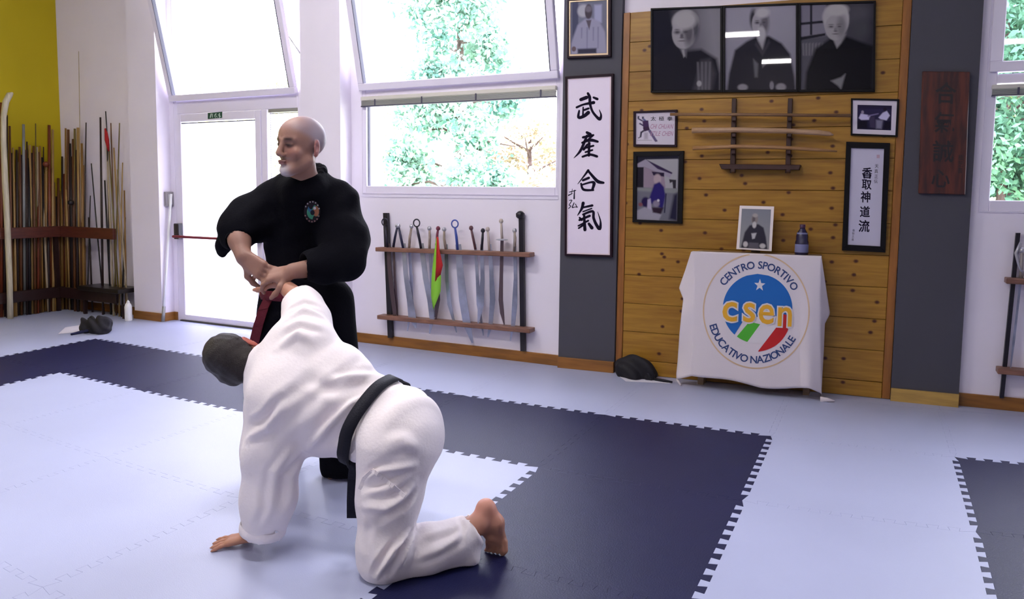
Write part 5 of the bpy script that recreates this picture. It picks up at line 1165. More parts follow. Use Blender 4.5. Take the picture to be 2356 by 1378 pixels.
# ------------------------------------------------------------------ figures: smooth-blended solids turned into one surface
import openvdb as vdb
class Sculpt:
    def __init__(s, lo, hi, vox):
        s.lo = np.array(lo, float); s.vox = vox; s.n = np.ceil((np.array(hi) - s.lo) / vox).astype(int) + 1; s.d = np.full(tuple(s.n), .06, np.float32)
    def _sub(s, lo, hi):
        a = np.clip(np.floor((np.array(lo) - s.lo) / s.vox).astype(int), 0, s.n); b_ = np.clip(np.ceil((np.array(hi) - s.lo) / s.vox).astype(int) + 1, 0, s.n)
        if (b_ <= a).any(): return None
        ax = [s.lo[i] + s.vox * np.arange(a[i], b_[i]) for i in range(3)]
        return (slice(a[0], b_[0]), slice(a[1], b_[1]), slice(a[2], b_[2])), ax[0][:, None, None].astype(np.float32), ax[1][None, :, None].astype(np.float32), ax[2][None, None, :].astype(np.float32)
    def _comb(s, sl, q, k, op):
        d = s.d[sl]
        if op == 'u':
            h = np.clip(.5 + .5 * (d - q) / k, 0, 1); s.d[sl] = d * (1 - h) + q * h - k * h * (1 - h)
        else:
            h = np.clip(.5 - .5 * (d + q) / k, 0, 1); s.d[sl] = d * (1 - h) - q * h + k * h * (1 - h)
    def cone(s, a, b, ra, rb, k=.02, op='u', flat=None, arch=0):
        a = np.array(a, float); b = np.array(b, float); m = max(ra, rb) * (1.0 if flat is None else max(1, flat[1])) + .07 + k
        r = s._sub(np.minimum(a, b) - m, np.maximum(a, b) + m)
        if r is None: return
        sl, X, Y, Z = r; ba = b - a; px, py, pz = X - a[0], Y - a[1], Z - a[2]; sc = 1.0
        if flat is not None:     # squash along a direction: radius in that direction times f
            n_, f_ = np.array(flat[0], float), flat[1]; n_ /= np.linalg.norm(n_); g = 1 / f_ - 1
            t = px * n_[0] + py * n_[1] + pz * n_[2]; px = px + g * t * n_[0]; py = py + g * t * n_[1]; pz = pz + g * t * n_[2]; ba = ba + g * (ba @ n_) * n_; sc = min(1.0, f_) ** .5
        h = np.clip((px * ba[0] + py * ba[1] + pz * ba[2]) / (ba @ ba + 1e-9), 0, 1)
        q = np.sqrt((px - ba[0] * h) ** 2 + (py - ba[1] * h) ** 2 + (pz - ba[2] * h) ** 2) - (ra + (rb - ra) * h)
        s._comb(sl, (q * sc).astype(np.float32), k, op)
    def chain(s, pts, rad, k=.02, op='u', flat=None):
        for i in range(len(pts) - 1): s.cone(pts[i], pts[i + 1], rad[i], rad[i + 1], k, op, flat)
    def ell(s, c, r, F=None, k=.02, op='u'):
        """ellipsoid; F rows = local axes in world"""
        c = np.array(c, float); r = np.array(r, float); m = r.max() + .06 + k; q = s._sub(c - m, c + m)
        if q is None: return
        sl, X, Y, Z = q; F = np.eye(3) if F is None else F; x, y, z = X - c[0], Y - c[1], Z - c[2]
        l = [(x * F[i][0] + y * F[i][1] + z * F[i][2]) for i in range(3)]
        k0 = np.sqrt(sum((l[i] / r[i]) ** 2 for i in range(3))); k1 = np.sqrt(sum((l[i] / r[i] ** 2) ** 2 for i in range(3))) + 1e-6
        s._comb(sl, (k0 * (k0 - 1) / k1).astype(np.float32), k, op)
    def floor(s, z):
        Z = (s.lo[2] + s.vox * np.arange(s.n[2]))[None, None, :].astype(np.float32); s.d = np.maximum(s.d, z - Z)
    def plane_cut(s, p, n_, k=.003):
        """removes what lies on the +n side"""
        p = np.array(p, float); n_ = np.array(n_, float); n_ /= np.linalg.norm(n_)
        ax = [s.lo[i] + s.vox * np.arange(s.n[i]) for i in range(3)]
        q = (ax[0][:, None, None] - p[0]) * n_[0] + (ax[1][None, :, None] - p[1]) * n_[1] + (ax[2][None, None, :] - p[2]) * n_[2]; s.d = np.maximum(s.d, q.astype(np.float32))
    def cutcap(s, p, n_, rad):
        """removes the ball of radius rad around p where it lies on the +n side of the plane through p"""
        p = np.array(p, float); n_ = np.array(n_, float); n_ /= np.linalg.norm(n_); r = s._sub(p - rad - .02, p + rad + .02)
        if r is None: return
        sl, X, Y, Z = r; x, y, z = X - p[0], Y - p[1], Z - p[2]; q = np.maximum(-(x * n_[0] + y * n_[1] + z * n_[2]), np.sqrt(x * x + y * y + z * z) - rad); s._comb(sl, q.astype(np.float32), .005, 's')
    def mesh(s, name, disp=None):
        g = vdb.FloatGrid(.06); g.copyFromArray(np.ascontiguousarray(s.d), tolerance=0.0); P, Q = g.convertToQuads(isovalue=0.0)
        P = np.array(P, float) * s.vox + s.lo; Q = np.array(Q, int)[:, ::-1]
        if disp is not None:
            e1 = P[Q[:, 2]] - P[Q[:, 0]]; e2 = P[Q[:, 3]] - P[Q[:, 1]]; fn = np.cross(e1, e2); N = np.zeros_like(P)
            for i in range(4): np.add.at(N, Q[:, i], fn)
            N /= np.linalg.norm(N, axis=1)[:, None] + 1e-12; P = P + N * disp(P, N)[:, None]
        me = bpy.data.meshes.new(name); nv, nq = len(P), len(Q); me.vertices.add(nv); me.vertices.foreach_set('co', P.astype(np.float32).ravel()); me.loops.add(4 * nq); me.loops.foreach_set('vertex_index', Q.astype(np.int32).ravel())
        me.polygons.add(nq); me.polygons.foreach_set('loop_start', np.arange(0, 4 * nq, 4, dtype=np.int32)); me.polygons.foreach_set('loop_total', np.full(nq, 4, np.int32)); me.update(); me.validate()
        me.polygons.foreach_set('use_smooth', [True] * len(me.polygons)); return me, P
def ridges(o, lines, n=8):
    """cloth folds: (photo polyline, half width in m, height in m; negative = valley) pressed into the surface"""
    me = o.data; nv = len(me.vertices); co = np.empty(nv * 3, np.float32); me.vertices.foreach_get('co', co); P = co.reshape(-1, 3).astype(float)
    nr = np.empty(nv * 3, np.float32); me.vertices.foreach_get('normal', nr); N = nr.reshape(-1, 3); on = surf([o]); D = np.zeros(nv)
    for px, w_, h in lines:
        pts = []
        for k in range(len(px) - 1):
            for i in range(n + (k == len(px) - 2)):
                q = on(px[k][0] + (px[k + 1][0] - px[k][0]) * i / n, px[k][1] + (px[k + 1][1] - px[k][1]) * i / n, 0.0)
                if q is not None: pts.append(q)
        if len(pts) < 3: continue
        A = np.array(pts); sel = np.where(((P > A.min(0) - w_ * 3) & (P < A.max(0) + w_ * 3)).all(1))[0]; best = np.full(len(sel), 9.0); tt = np.zeros(len(sel)); Q = P[sel]
        for k in range(len(A) - 1):
            ba = A[k + 1] - A[k]; L2 = ba @ ba
            if L2 < 1e-9 or L2 > .01: continue
            t = np.clip((Q - A[k]) @ ba / L2, 0, 1); d = np.linalg.norm(Q - A[k] - t[:, None] * ba, axis=1); m = d < best; best = np.where(m, d, best); tt = np.where(m, (k + t) / (len(A) - 1), tt)
        env = np.sin(np.pi * np.clip(tt, 0.02, .98)) ** .6; D[sel] += h * env * (np.exp(-(best / w_) ** 2) - .45 * np.exp(-((best - 1.9 * w_) / w_) ** 2))
    P = P + N * D[:, None]; me.vertices.foreach_set('co', P.astype(np.float32).ravel()); me.update()
from mathutils.bvhtree import BVHTree as _BT
def surf(objs):
    vs = []; fs = []
    for o in objs:
        n0 = len(vs); vs += [v.co.copy() for v in o.data.vertices]; fs += [tuple(n0 + i for i in p.vertices) for p in o.data.polygons]
    bv = _BT.FromPolygons(vs, fs)
    def on(px, py, lift=.004):
        d = Vector(ray(px, py)).normalized(); h = bv.ray_cast(Vector(CAMP), d)
        return None if h[0] is None else np.array(h[0] - d * lift)
    return on
def frame_from(fwd, up):
    f_ = np.array(fwd, float); f_ /= np.linalg.norm(f_); u = np.array(up, float); u -= f_ * (u @ f_); u /= np.linalg.norm(u); r = np.cross(f_, u); return np.array([r, f_, u])   # rows: right, forward, up
def head(S, c, F, beard=False, sc=1.0, ears=True):
    """c at ear level between the ears; F rows right, fwd, up"""
    G = lambda x, y, z: np.array(c) + (F[0] * x + F[1] * y + F[2] * z) * sc
    E = lambda p, r, k=.015, op='u', F_=None: S.ell(G(*p), np.array(r) * sc, F if F_ is None else F_, k, op)
    E((0, -.012, .038), (.076, .096, .086), .02); E((0, .028, -.025), (.060, .064, .082), .03); E((0, .03, .045), (.066, .062, .058), .03)
    E((0, .068, -.092), (.028, .024, .022), .025); S.cone(G(-.05, .01, -.055), G(-.018, .07, -.095), .022 * sc, .018 * sc, .02); S.cone(G(.05, .01, -.055), G(.018, .07, -.095), .022 * sc, .018 * sc, .02)
    for sx in (-1, 1):
        E((sx * .042, .066, -.022), (.022, .018, .017), .02); S.cone(G(sx * .014, .091, .027), G(sx * .048, .074, .028), .009 * sc, .007 * sc, .012)
        E((sx * .032, .099, .006), (.018, .014, .012), .012, 's'); E((sx * .031, .078, .006), (.013, .013, .011), .004)
        S.cone(G(sx * .019, .0915, .0095), G(sx * .043, .083, .009), .0035 * sc, .003 * sc, .006)
        E((sx * .013, .101, -.034), (.008, .010, .007), .006)
        if ears:
            Fe = frame_from(F[1] * .9 + F[0] * sx * .35, F[2] - F[1] * .15); S.ell(G(sx * .080, -.012, -.002), np.array((.008, .019, .033)) * sc, Fe, .006); S.ell(G(sx * .088, -.006, .002), np.array((.005, .010, .018)) * sc, Fe, .005, 's'); E((sx * .079, -.006, -.03), (.006, .009, .010), .006)
    S.cone(G(0, .091, .020), G(0, .112, -.026), .0085 * sc, .0125 * sc, .012); E((0, .098, -.058), (.024, .010, .005), .007); E((0, .096, -.068), (.020, .010, .006), .007); S.cone(G(-.018, .107, -.063), G(.018, .107, -.063), .0022 * sc, .0022 * sc, .004, 's')
    if beard: E((0, .076, -.098), (.024, .026, .022), .012)
    return G
def local(P, c, F, sc=1.0): return (P - np.array(c)) @ F.T / sc
def sm(x, a, b_): t = np.clip((x - a) / (b_ - a), 0, 1); return t * t * (3 - 2 * t)
def lc(*c): return np.array(srgb(*c)[:3])
def hand(S, wrist, dirv, nrm, curl=.4, side=1, sc=1.0, spread=.10, thumb=.9, k=.006):
    """palm from wrist along dirv; nrm = back-of-hand normal; fingers curl towards -nrm; side: thumb side sign along cross(nrm, dirv)"""
    d = np.array(dirv, float); d /= np.linalg.norm(d); n_ = np.array(nrm, float); n_ -= d * (n_ @ d); n_ /= np.linalg.norm(n_); t = np.cross(n_, d) * side; w_ = np.array(wrist, float)
    Q = lambda a, b_, c_: w_ + (d * a + t * b_ + n_ * c_) * sc
    for b_ in (-.028, -.010, .010, .026): S.cone(Q(.0, b_ * .7, 0), Q(.088, b_, .002), .0135 * sc, .0115 * sc, .014)
    S.cone(Q(.015, .02, -.008), Q(.05, .034, -.010), .015 * sc, .012 * sc, .012)
    for b_, L_, r in ((.028, .072, .0090), (.0095, .080, .0093), (-.009, .075, .0088), (-.0265, .058, .0078)):
        p = Q(.088, b_, .002); a = curl * .6; dv = b_ * spread / .028
        for seg_, m in ((.45, 1.0), (.32, .95), (.23, .85)):
            q = p + (d * math.cos(a) + t * dv - n_ * math.sin(a)) * L_ * seg_ * sc; S.cone(p, q, r * sc * m, r * sc * (m - .08), k if seg_ < .4 else .008); p = q; a += curl
    a0 = Q(.022, .026, -.008); a1 = a0 + (d * .55 + t * thumb - n_ * .25) * .036 * sc; a2 = a1 + (d * .85 + t * thumb * .45 - n_ * (.25 + curl * .4)) * .032 * sc; a3 = a2 + (d * .9 + t * .1 - n_ * (.2 + curl * .5)) * .024 * sc
    S.chain([a0, a1, a2, a3], [.0135 * sc, .0115 * sc, .0100 * sc, .0085 * sc], .010)
    return Q
def folds(P, dirs, amp, freq, seed=0):
    """long soft wrinkles: noise stretched along the given direction"""
    r = np.random.default_rng(seed); d = np.array(dirs, float); d /= np.linalg.norm(d); a = np.cross(d, [0.3, .5, .8]); a /= np.linalg.norm(a); b_ = np.cross(d, a); u, v, w_ = P @ a, P @ b_, P @ d; o = np.zeros(len(P))
    for i in range(5):
        f1, f2, f3 = freq * r.uniform(.6, 1.7), freq * r.uniform(-1.2, 1.2), freq * .22 * r.uniform(-1, 1); o += np.sin(u * f1 + v * f2 + w_ * f3 + r.uniform(0, 6.28) + 1.1 * np.sin(w_ * freq * .3 + r.uniform(0, 6)))
    o = o / 5; return amp * (1.6 * np.abs(o) ** .8 * np.sign(o) + .0)
SKINM = attr_mat('skin', .5, .4, bump=.08, bscale=300, sss=.12)
HAIRM = attr_mat('dark_hair', .55, .4, bump=.6, bscale=260)
Jn = lambda px, py, Y: atY(px, py, Y)
FW = np.array(R[2]); RT = np.array(R[0]); UPV = -np.array(R[1])      # view axes, used to lay out joints measured in the photo

# ================================================================== kneeling man in white
UK = empty('person', onfl(860, 1330), label='kneeling man in white judo suit and black belt with one hand on the floor', cat='person')
YH = 1.985
handP = onfl(575, 1240, .045); 
wristL = Jn(572, 1212, 2.0); elbL = Jn(612, 1075, 2.02); shL = Jn(645, 915, 2.07)
shR = Jn(705, 765, 2.22); elbR = Jn(690, 690, 2.36); wrR = Jn(643, 648, 2.395)
neckB = Jn(612, 850, 2.15); headC = Jn(550, 829, 2.14)
waist = Jn(855, 965, 2.20); pelv = Jn(920, 985, 2.20); hipL = Jn(905, 1035, 2.14); hipR = Jn(925, 960, 2.33)
kneeL = Jn(878, 1292, 2.07); ankL = Jn(1102, 1204, 2.33)
kneeR = np.array(onfl(885, 1232)) + [0, 0, .065]; ankR = np.array(onfl(925, 1160)) + [0, 0, .07]
heel = Jn(1118, 1170, 2.36); ball = Jn(1149, 1240, 2.40); toeZ = onfl(1145, 1272)
lo = np.array([-2.75, 1.80, -.02]); hi = np.array([-.95, 2.85, 1.25])
S = Sculpt([lo[0], lo[1], lo[2]], [hi[0], hi[1], 1.42], .0047)
spine = [neckB, Jn(690, 880, 2.15), Jn(780, 925, 2.17), waist, pelv]
S.chain(spine, [.055, .07, .075, .075, .09], .04); S.cone(shL, shR, .045, .045, .05)
S.chain([shL, elbL, wristL], [.055, .043, .029], .02); S.chain([shR, elbR, wrR], [.055, .042, .028], .02)
S.chain([hipL, kneeL], [.08, .05], .03); S.chain([hipR, kneeR], [.08, .05], .03); S.chain([kneeL, Jn(980, 1255, 2.18), ankL], [.050, .046, .033], .02); S.chain([kneeR, ankR], [.055, .04], .02)
S.cone(pelv, hipL, .09, .08, .04); S.cone(pelv, hipR, .09, .08, .04)
S.cone(neckB, headC, .056, .054, .03)
hF = frame_from(np.array([-.52, .75, -.12]), np.array([-.78, -.30, .40]))
Gh = head(S, headC, hF, sc=1.06)
# left hand flat on the floor, fingers pointing to the left of the photo
hw_ = onfl(583, 1232, .040); S.cone(wristL, hw_, .030, .026, .015)
hand(S, hw_ + [0, 0, .0], onfl(505, 1250, .012) - hw_, np.array([0, 0, 1.]), curl=.10, side=-1, sc=1.0, spread=.34, thumb=1.1)
# right hand: closed, pointing up-left into the grip
dR = Jn(585, 612, 2.40) - wrR; hand(S, wrR, dR, np.array([.2, -.6, .8]), curl=.55, side=1, sc=1.0, k=.008)
# left foot on its toes: heel up, sole to the right
S.chain([ankL, heel], [.034, .033], .02); S.chain([heel, Jn(1140, 1203, 2.375), ball], [.032, .030, .025], .02); S.cone(ankL, Jn(1128, 1226, 2.385), .032, .022, .02)
S.cone(ball, Jn(1128, 1233, 2.37), .023, .020, .012)
for i, (tx, r) in enumerate(((1162, .0125), (1150, .0085), (1140, .0080), (1131, .0076), (1123, .0072))):
    t0 = Jn(tx - 2, 1246, 2.395 - .008 * i); t1 = onfl(tx - 1, 1266 - i * 1.5, r + .012); t2 = onfl(tx - 5, 1272 - i * 1.5, r * .9); S.chain([t0, t1, t2], [r * 1.1, r, r * .95], .003)
S.chain([ankR, ankR + [.01, .07, -.035]], [.032, .022], .02)
S.floor(.001)
me, P = S.mesh('body')
L_ = local(P, headC, hF); base = lc(196, 142, 118); cols = np.tile(base * .86, (len(P), 1)); hd = np.linalg.norm(P - headC, axis=1) < .17
hairm = sm(L_[:, 2] - L_[:, 1] * .45, -.03, -.01) * (L_[:, 1] < .075) * hd; cols = cols * (1 - hairm[:, None]) + lc(70, 48, 40) * hairm[:, None]
earm = sm(np.abs(L_[:, 0]), .075, .082) * hd; cols = cols * (1 - earm[:, None]) + lc(170, 92, 80) * earm[:, None]
foot = sm(-np.linalg.norm(P - np.array(heel), axis=1), -.10, -.03); cols = cols * (1 - .4 * foot[:, None]) + lc(226, 158, 142) * .4 * foot[:, None]
set_cols(me, cols); UB = link('body', me, UK, SKINM)
# hair
S = Sculpt(headC - .16, headC + .16, .004)
def GH(x, y, z): return headC + hF[0] * x + hF[1] * y + hF[2] * z
S.ell(GH(0, -.016, .042), (.088, .109, .097), hF, .02); S.ell(GH(0, -.058, -.037), (.068, .055, .058), hF, .03)
S.ell(GH(0, .105, -.03), (.10, .085, .13), hF, .02, 's')
S.ell(GH(.094, .0, -.01), (.022, .030, .042), hF, .01, 's'); S.ell(GH(-.066, -.02, -.005), (.034, .05, .05), hF, .02)
S.ell(GH(0, -.01, -.13), (.10, .12, .055), hF, .015, 's')
r_ = np.random.default_rng(5); FR = r_.normal(0, 1, (8, 3)) * 95; PH = r_.uniform(0, 6.28, 8)
def hdisp(P, N): return .0013 * np.sum(np.sin(P @ FR.T + PH), axis=1) / 2
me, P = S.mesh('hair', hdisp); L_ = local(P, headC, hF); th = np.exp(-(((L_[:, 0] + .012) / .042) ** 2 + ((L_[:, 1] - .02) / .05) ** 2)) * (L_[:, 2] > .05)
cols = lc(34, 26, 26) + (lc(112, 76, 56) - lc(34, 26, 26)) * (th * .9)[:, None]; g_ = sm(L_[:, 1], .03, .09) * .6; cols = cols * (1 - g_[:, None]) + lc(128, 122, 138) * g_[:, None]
set_cols(me, cols); link('hair', me, UB if False else UK, HAIRM)

# jacket
S = Sculpt([-2.62, 1.80, .02], [-1.10, 2.75, 1.40], .0065)
bn = np.cross(shL - shR, waist - neckB); bn /= np.linalg.norm(bn)
axr = shR - shL; axr /= np.linalg.norm(axr)
fl = (axr, 1.38)
S.cone(Jn(660, 870, 2.16), Jn(760, 912, 2.19), .150, .142, .05, flat=fl); S.cone(Jn(760, 912, 2.19), waist, .142, .106, .05, flat=fl); S.cone(waist, Jn(880, 975, 2.20), .106, .110, .04, flat=fl)
S.cone(Jn(655, 905, 2.08), Jn(690, 795, 2.20), .105, .105, .06)
S.chain([Jn(648, 915, 2.05), Jn(625, 1040, 2.03), Jn(617, 1140, 2.01), Jn(606, 1216, 2.0)], [.115, .100, .088, .080], .06)
S.chain([Jn(706, 790, 2.22), Jn(705, 735, 2.30), Jn(698, 704, 2.34), Jn(690, 692, 2.355)], [.110, .084, .068, .062], .05)
S.cone(Jn(636, 850, 2.15), Jn(606, 838, 2.155), .088, .073, .04)      # collar
S.cone(Jn(720, 1000, 2.12), Jn(800, 1010, 2.16), .055, .055, .05)     # belly cloth hanging
S.cone(Jn(617, 1190, 2.0), Jn(598, 1262, 1.995), .062, .070, .008, 's'); S.plane_cut(Jn(605, 1228, 2.0), Jn(598, 1262, 2.0) - Jn(612, 1150, 2.0))
S.cone(Jn(622, 843, 2.155), Jn(585, 832, 2.16), .058, .060, .008, 's')
nn = Jn(643, 648, 2.395) - Jn(690, 692, 2.355); S.cutcap(Jn(684, 686, 2.36), nn, .11); S.cone(Jn(696, 698, 2.35), Jn(656, 660, 2.385), .046, .056, .008, 's')
S.cutcap(Jn(590, 834, 2.155), headC - neckB, .09)
dsp_dir = waist - shL
def jdisp(P, N):
    o = folds(P, dsp_dir, .0055, 30, 3); arm = np.exp(-((P[:, 2] - .35) / .3) ** 2) * (P[:, 0] < -1.75); o2 = folds(P, [.2, .1, 1], .007, 34, 8)
    w1 = sm(-np.linalg.norm(P - np.array(Jn(800, 960, 2.05)), axis=1), -.35, -.05); o3 = folds(P, Jn(900, 900, 2.1) - Jn(740, 1030, 2.1), .009, 46, 11)
    return o * (1 - w1) * (1 - arm) + o2 * arm + o3 * w1
me, P = S.mesh('jacket', jdisp); link('jacket', me, UK, WHTFAB)
# rolled cuff of the near sleeve
m_ = MB(); c0 = Jn(606, 1212, 2.0); ax_ = Jn(598, 1262, 2.0) - Jn(612, 1150, 2.0); ax_ /= np.linalg.norm(ax_); u_ = np.cross(ax_, [0, 1, 0]); u_ /= np.linalg.norm(u_); v_ = np.cross(ax_, u_)
prof = [(.0815, -.004), (.0845, .004), (.0855, .018), (.084, .030), (.079, .034), (.076, .026)]
base = 0; vv = []; NN = 28
for r, h in prof:
    for k in range(NN): an = 2 * math.pi * k / NN; vv.append(c0 + ax_ * (h - .012) + (u_ * math.cos(an) + v_ * math.sin(an)) * r * (1 + .015 * math.sin(3 * an)))
m_.add(vv, [(j * NN + k, j * NN + (k + 1) % NN, (j + 1) * NN + (k + 1) % NN, (j + 1) * NN + k) for j in range(len(prof) - 1) for k in range(NN)]); m_.build('sleeve_cuff', WHTFAB, UK, True)

# trousers
S = Sculpt([-1.95, 1.78, -.01], [-.95, 2.95, .95], .0065)
S.ell(Jn(925, 990, 2.22), (.140, .15, .155), None, .05); S.cone(Jn(876, 968, 2.20), Jn(925, 1000, 2.20), .112, .138, .05)
S.chain([Jn(912, 1030, 2.15), Jn(895, 1150, 2.11), Jn(886, 1260, 2.075), Jn(882, 1288, 2.07)], [.142, .108, .090, .078], .05)
S.chain([Jn(882, 1288, 2.07), Jn(985, 1262, 2.19), Jn(1040, 1245, 2.25), Jn(1092, 1216, 2.315)], [.072, .082, .068, .058], .03)
S.cone(Jn(930, 1305, 2.12), onfl(1075, 1282, .022), .035, .030, .05); S.cone(Jn(1078, 1235, 2.31), onfl(1085, 1285, .02), .040, .022, .04)
S.chain([hipR, kneeR + [0, 0, .02]], [.12, .08], .05); S.chain([kneeR + [0, 0, .015], ankR], [.075, .06], .03)
nn = Jn(1120, 1190, 2.35) - Jn(1040, 1230, 2.27); nn /= np.linalg.norm(nn)
S.cutcap(Jn(1094, 1207, 2.32), nn, .10)
S.cone(Jn(1078, 1214, 2.305), Jn(1115, 1196, 2.335), .044, .050, .006, 's')
S.floor(.003)
def tdisp(P, N):
    th = sm(P[:, 2], .25, .4); o = folds(P, [.25, .9, -.3], .006, 36, 21); o2 = folds(P, Jn(1090, 1220, 2.3) - kneeL, .004, 26, 22); kn = np.exp(-(np.linalg.norm(P - np.array(Jn(940, 1230, 2.1)), axis=1) / .13) ** 2); o3 = folds(P, Jn(860, 1330, 2.0) - Jn(945, 1200, 2.1), .006, 32, 23)
    q = np.exp(-(np.linalg.norm(P - np.array(Jn(890, 1110, 2.05)), axis=1) / .16) ** 2); o4 = folds(P, Jn(960, 1090, 2.05) - Jn(830, 1140, 2.05), .005, 32, 24)
    return (o * th + o2 * (1 - th)) * (1 - kn) * (1 - q) + o3 * kn + o4 * q
me, P = S.mesh('trousers', tdisp); UT = link('trousers', me, UK, WHTFAB)
# trouser drawstring tapes
def ribbon(name, pts, w_, th, m, parent, wdir=None, **kw):
    """flat band: pts in space, width direction per point from wdir"""
    pts = [np.array(p, float) for p in pts]; m_ = MB(); 
    for k in range(len(pts) - 1):
        t = pts[k + 1] - pts[k]; t /= np.linalg.norm(t); wd = np.array(wdir if wdir is not None else RT * t[2] - UPV * 0, float)
        wd = np.array(wdir, float) if wdir is not None else np.cross(t, FW); wd /= np.linalg.norm(wd); n_ = np.cross(t, wd); n_ /= np.linalg.norm(n_)
        if k == 0: wl_ = wd
        a, b_ = pts[k], pts[k + 1]; wa = wl_ * w_ / 2; wb_ = wd * w_ / 2 if k < len(pts) - 1 else wa
        if wa @ wb_ < 0: wb_ = -wb_
        m_.hexa([a - wa + n_ * th, b_ - wb_ + n_ * th, b_ + wb_ + n_ * th, a + wa + n_ * th], [a - wa, b_ - wb_, b_ + wb_, a + wa]); wl_ = wb_ / np.linalg.norm(wb_)
    return m_.build(name, m, parent, False, **kw)
jk = [o for o in UK.children if o.name.startswith('jacket')][0]; tr = UT
ridges(jk, [([(871, 905), (810, 931), (745, 992), (710, 1035)], .013, -.016), ([(845, 913), (788, 957), (753, 1000)], .010, .010), ([(880, 940), (835, 985), (800, 1030)], .010, -.010), ([(875, 880), (771, 897), (701, 870)], .022, .012),
    ([(872, 862), (800, 868), (740, 884)], .014, -.010), ([(570, 1008), (614, 983), (649, 931)], .014, -.014), ([(575, 975), (615, 955), (640, 915)], .012, .009), ([(700, 1045), (655, 1095), (650, 1170)], .014, .012), ([(672, 1030), (632, 1085), (622, 1180)], .013, -.009),
    ([(600, 1120), (608, 1170), (592, 1210)], .013, .008), ([(662, 733), (700, 712), (742, 728)], .012, -.012), ([(664, 712), (700, 694), (735, 706)], .010, .008), ([(640, 800), (684, 768), (725, 785)], .016, -.012), ([(650, 770), (690, 748), (745, 765)], .012, .008), ([(690, 890), (640, 930), (600, 985)], .02, .010)])
ridges(tr, [([(842, 1103), (875, 1082), (955, 1070)], .010, -.013), ([(838, 1125), (889, 1108), (946, 1087)], .010, .011), ([(838, 1168), (889, 1168), (925, 1145), (955, 1108)], .012, -.014), ([(850, 1145), (895, 1142), (935, 1120)], .009, .008), ([(865, 1200), (925, 1168), (952, 1135)], .012, .012),
    ([(940, 1225), (905, 1264), (866, 1330)], .009, -.018), ([(948, 1222), (925, 1262), (895, 1325)], .009, .015), ([(955, 1226), (932, 1262), (924, 1300)], .008, -.014), ([(915, 1235), (885, 1275), (858, 1318)], .009, .010), ([(962, 1282), (1014, 1262), (1066, 1228)], .013, -.011), ([(970, 1250), (1010, 1238), (1050, 1222)], .012, .007),
    ([(1056, 1190), (1066, 1212), (1062, 1250)], .009, .006), ([(880, 1020), (925, 1010), (960, 1030)], .02, -.007), ([(885, 1060), (930, 1045), (965, 1050)], .016, .007), ([(850, 1200), (842, 1250), (850, 1300)], .014, .006)])
ons = surf([jk, tr])
def onsurf_line(px, lift=.004, n=6):
    out = []
    for k in range(len(px) - 1):
        for i in range(n):
            t = i / n; x = px[k][0] + (px[k + 1][0] - px[k][0]) * t; y = px[k][1] + (px[k + 1][1] - px[k][1]) * t; q = ons(x, y, lift)
            if q is not None: out.append(q)
    q = ons(*px[-1], lift)
    if q is not None: out.append(q)
    return out
for pl in ([(858, 1082), (892, 1108), (932, 1142)], [(858, 1082), (838, 1100), (828, 1125)]):
    q = onsurf_line(pl, .004)
    if len(q) > 2: ribbon('drawstring', q, .014, .003, WHTFAB, UK)
# belt: a ring around the waist through the jacket/trousers seam
bc0 = Jn(890, 882, 2.20); bc1 = Jn(818, 1052, 2.12)
bctr = (np.array(Jn(858, 968, 2.21))); bax = np.array(waist - neckB); bax /= np.linalg.norm(bax)
wv = np.array(bc0) - np.array(bc1); wv -= bax * (wv @ bax); wv /= np.linalg.norm(wv); dv_ = np.cross(bax, wv); m_ = MB(); NB = 64; rings = []
allV = np.array([v.co for v in jk.data.vertices]); sl_ = np.abs((allV - bctr) @ bax) < .035; qv = allV[sl_] - bctr; ang_ = np.arctan2(qv @ dv_, qv @ wv); rad_ = np.hypot(qv @ dv_, qv @ wv)
allV2 = np.array([v.co for v in tr.data.vertices]); sl2 = np.abs((allV2 - bctr) @ bax) < .035; qv2 = allV2[sl2] - bctr; ang_ = np.concatenate([ang_, np.arctan2(qv2 @ dv_, qv2 @ wv)]); rad_ = np.concatenate([rad_, np.hypot(qv2 @ dv_, qv2 @ wv)])
_k = rad_ < .2; ang_, rad_ = ang_[_k], rad_[_k]; RR = []
for k in range(NB):
    a = -math.pi + 2 * math.pi * k / NB; da = np.abs((ang_ - a + math.pi) % (2 * math.pi) - math.pi); s_ = rad_[da < .09]; RR.append(s_.max() + .004 if len(s_) else .15)
RR = np.array(RR); RR = (np.roll(RR, 1) + RR + np.roll(RR, -1)) / 3 + .002
vv = []
for k in range(NB):
    a = -math.pi + 2 * math.pi * k / NB; dr = wv * math.cos(a) + dv_ * math.sin(a); r = RR[k]
    tilt = bax * .012 * math.cos(a)
    for h, rr in ((-.024, 0), (.024, 0), (.024, .006), (-.024, .006)): vv.append(bctr + tilt + dr * (r + rr) + bax * h)
m_.add(vv, [(4 * k + a, 4 * k + b_, 4 * ((k + 1) % NB) + b_, 4 * ((k + 1) % NB) + a) for k in range(NB) for a, b_ in ((0, 1), (1, 2), (2, 3), (3, 0))]); bl = m_.build('belt', BELTK, UK, True)
kn_ = Jn(816, 1062, 2.12); blob('belt_knot', kn_, (.03, .03, .035), BELTK, UK, 9)
ribbon('belt_end', [kn_, Jn(812, 1100, 2.18), Jn(810, 1150, 2.20), Jn(810, 1190, 2.21)], .038, .006, BELTK, UK, wdir=RT)
# thin dark cord bracelet at the held wrist
m_ = MB(); wc = wrR * .75 + Jn(660, 655, 2.385) * .25; axd = (elbR - wrR) / np.linalg.norm(elbR - wrR); u_ = np.cross(axd, [0, 0, 1]); u_ /= np.linalg.norm(u_); m_.torus(wrR, u_, np.cross(axd, u_), .0305, .003, 24, 6); m_.build('bracelet', mat('dark_cord', srgb(60, 30, 30), .6), UK, True)

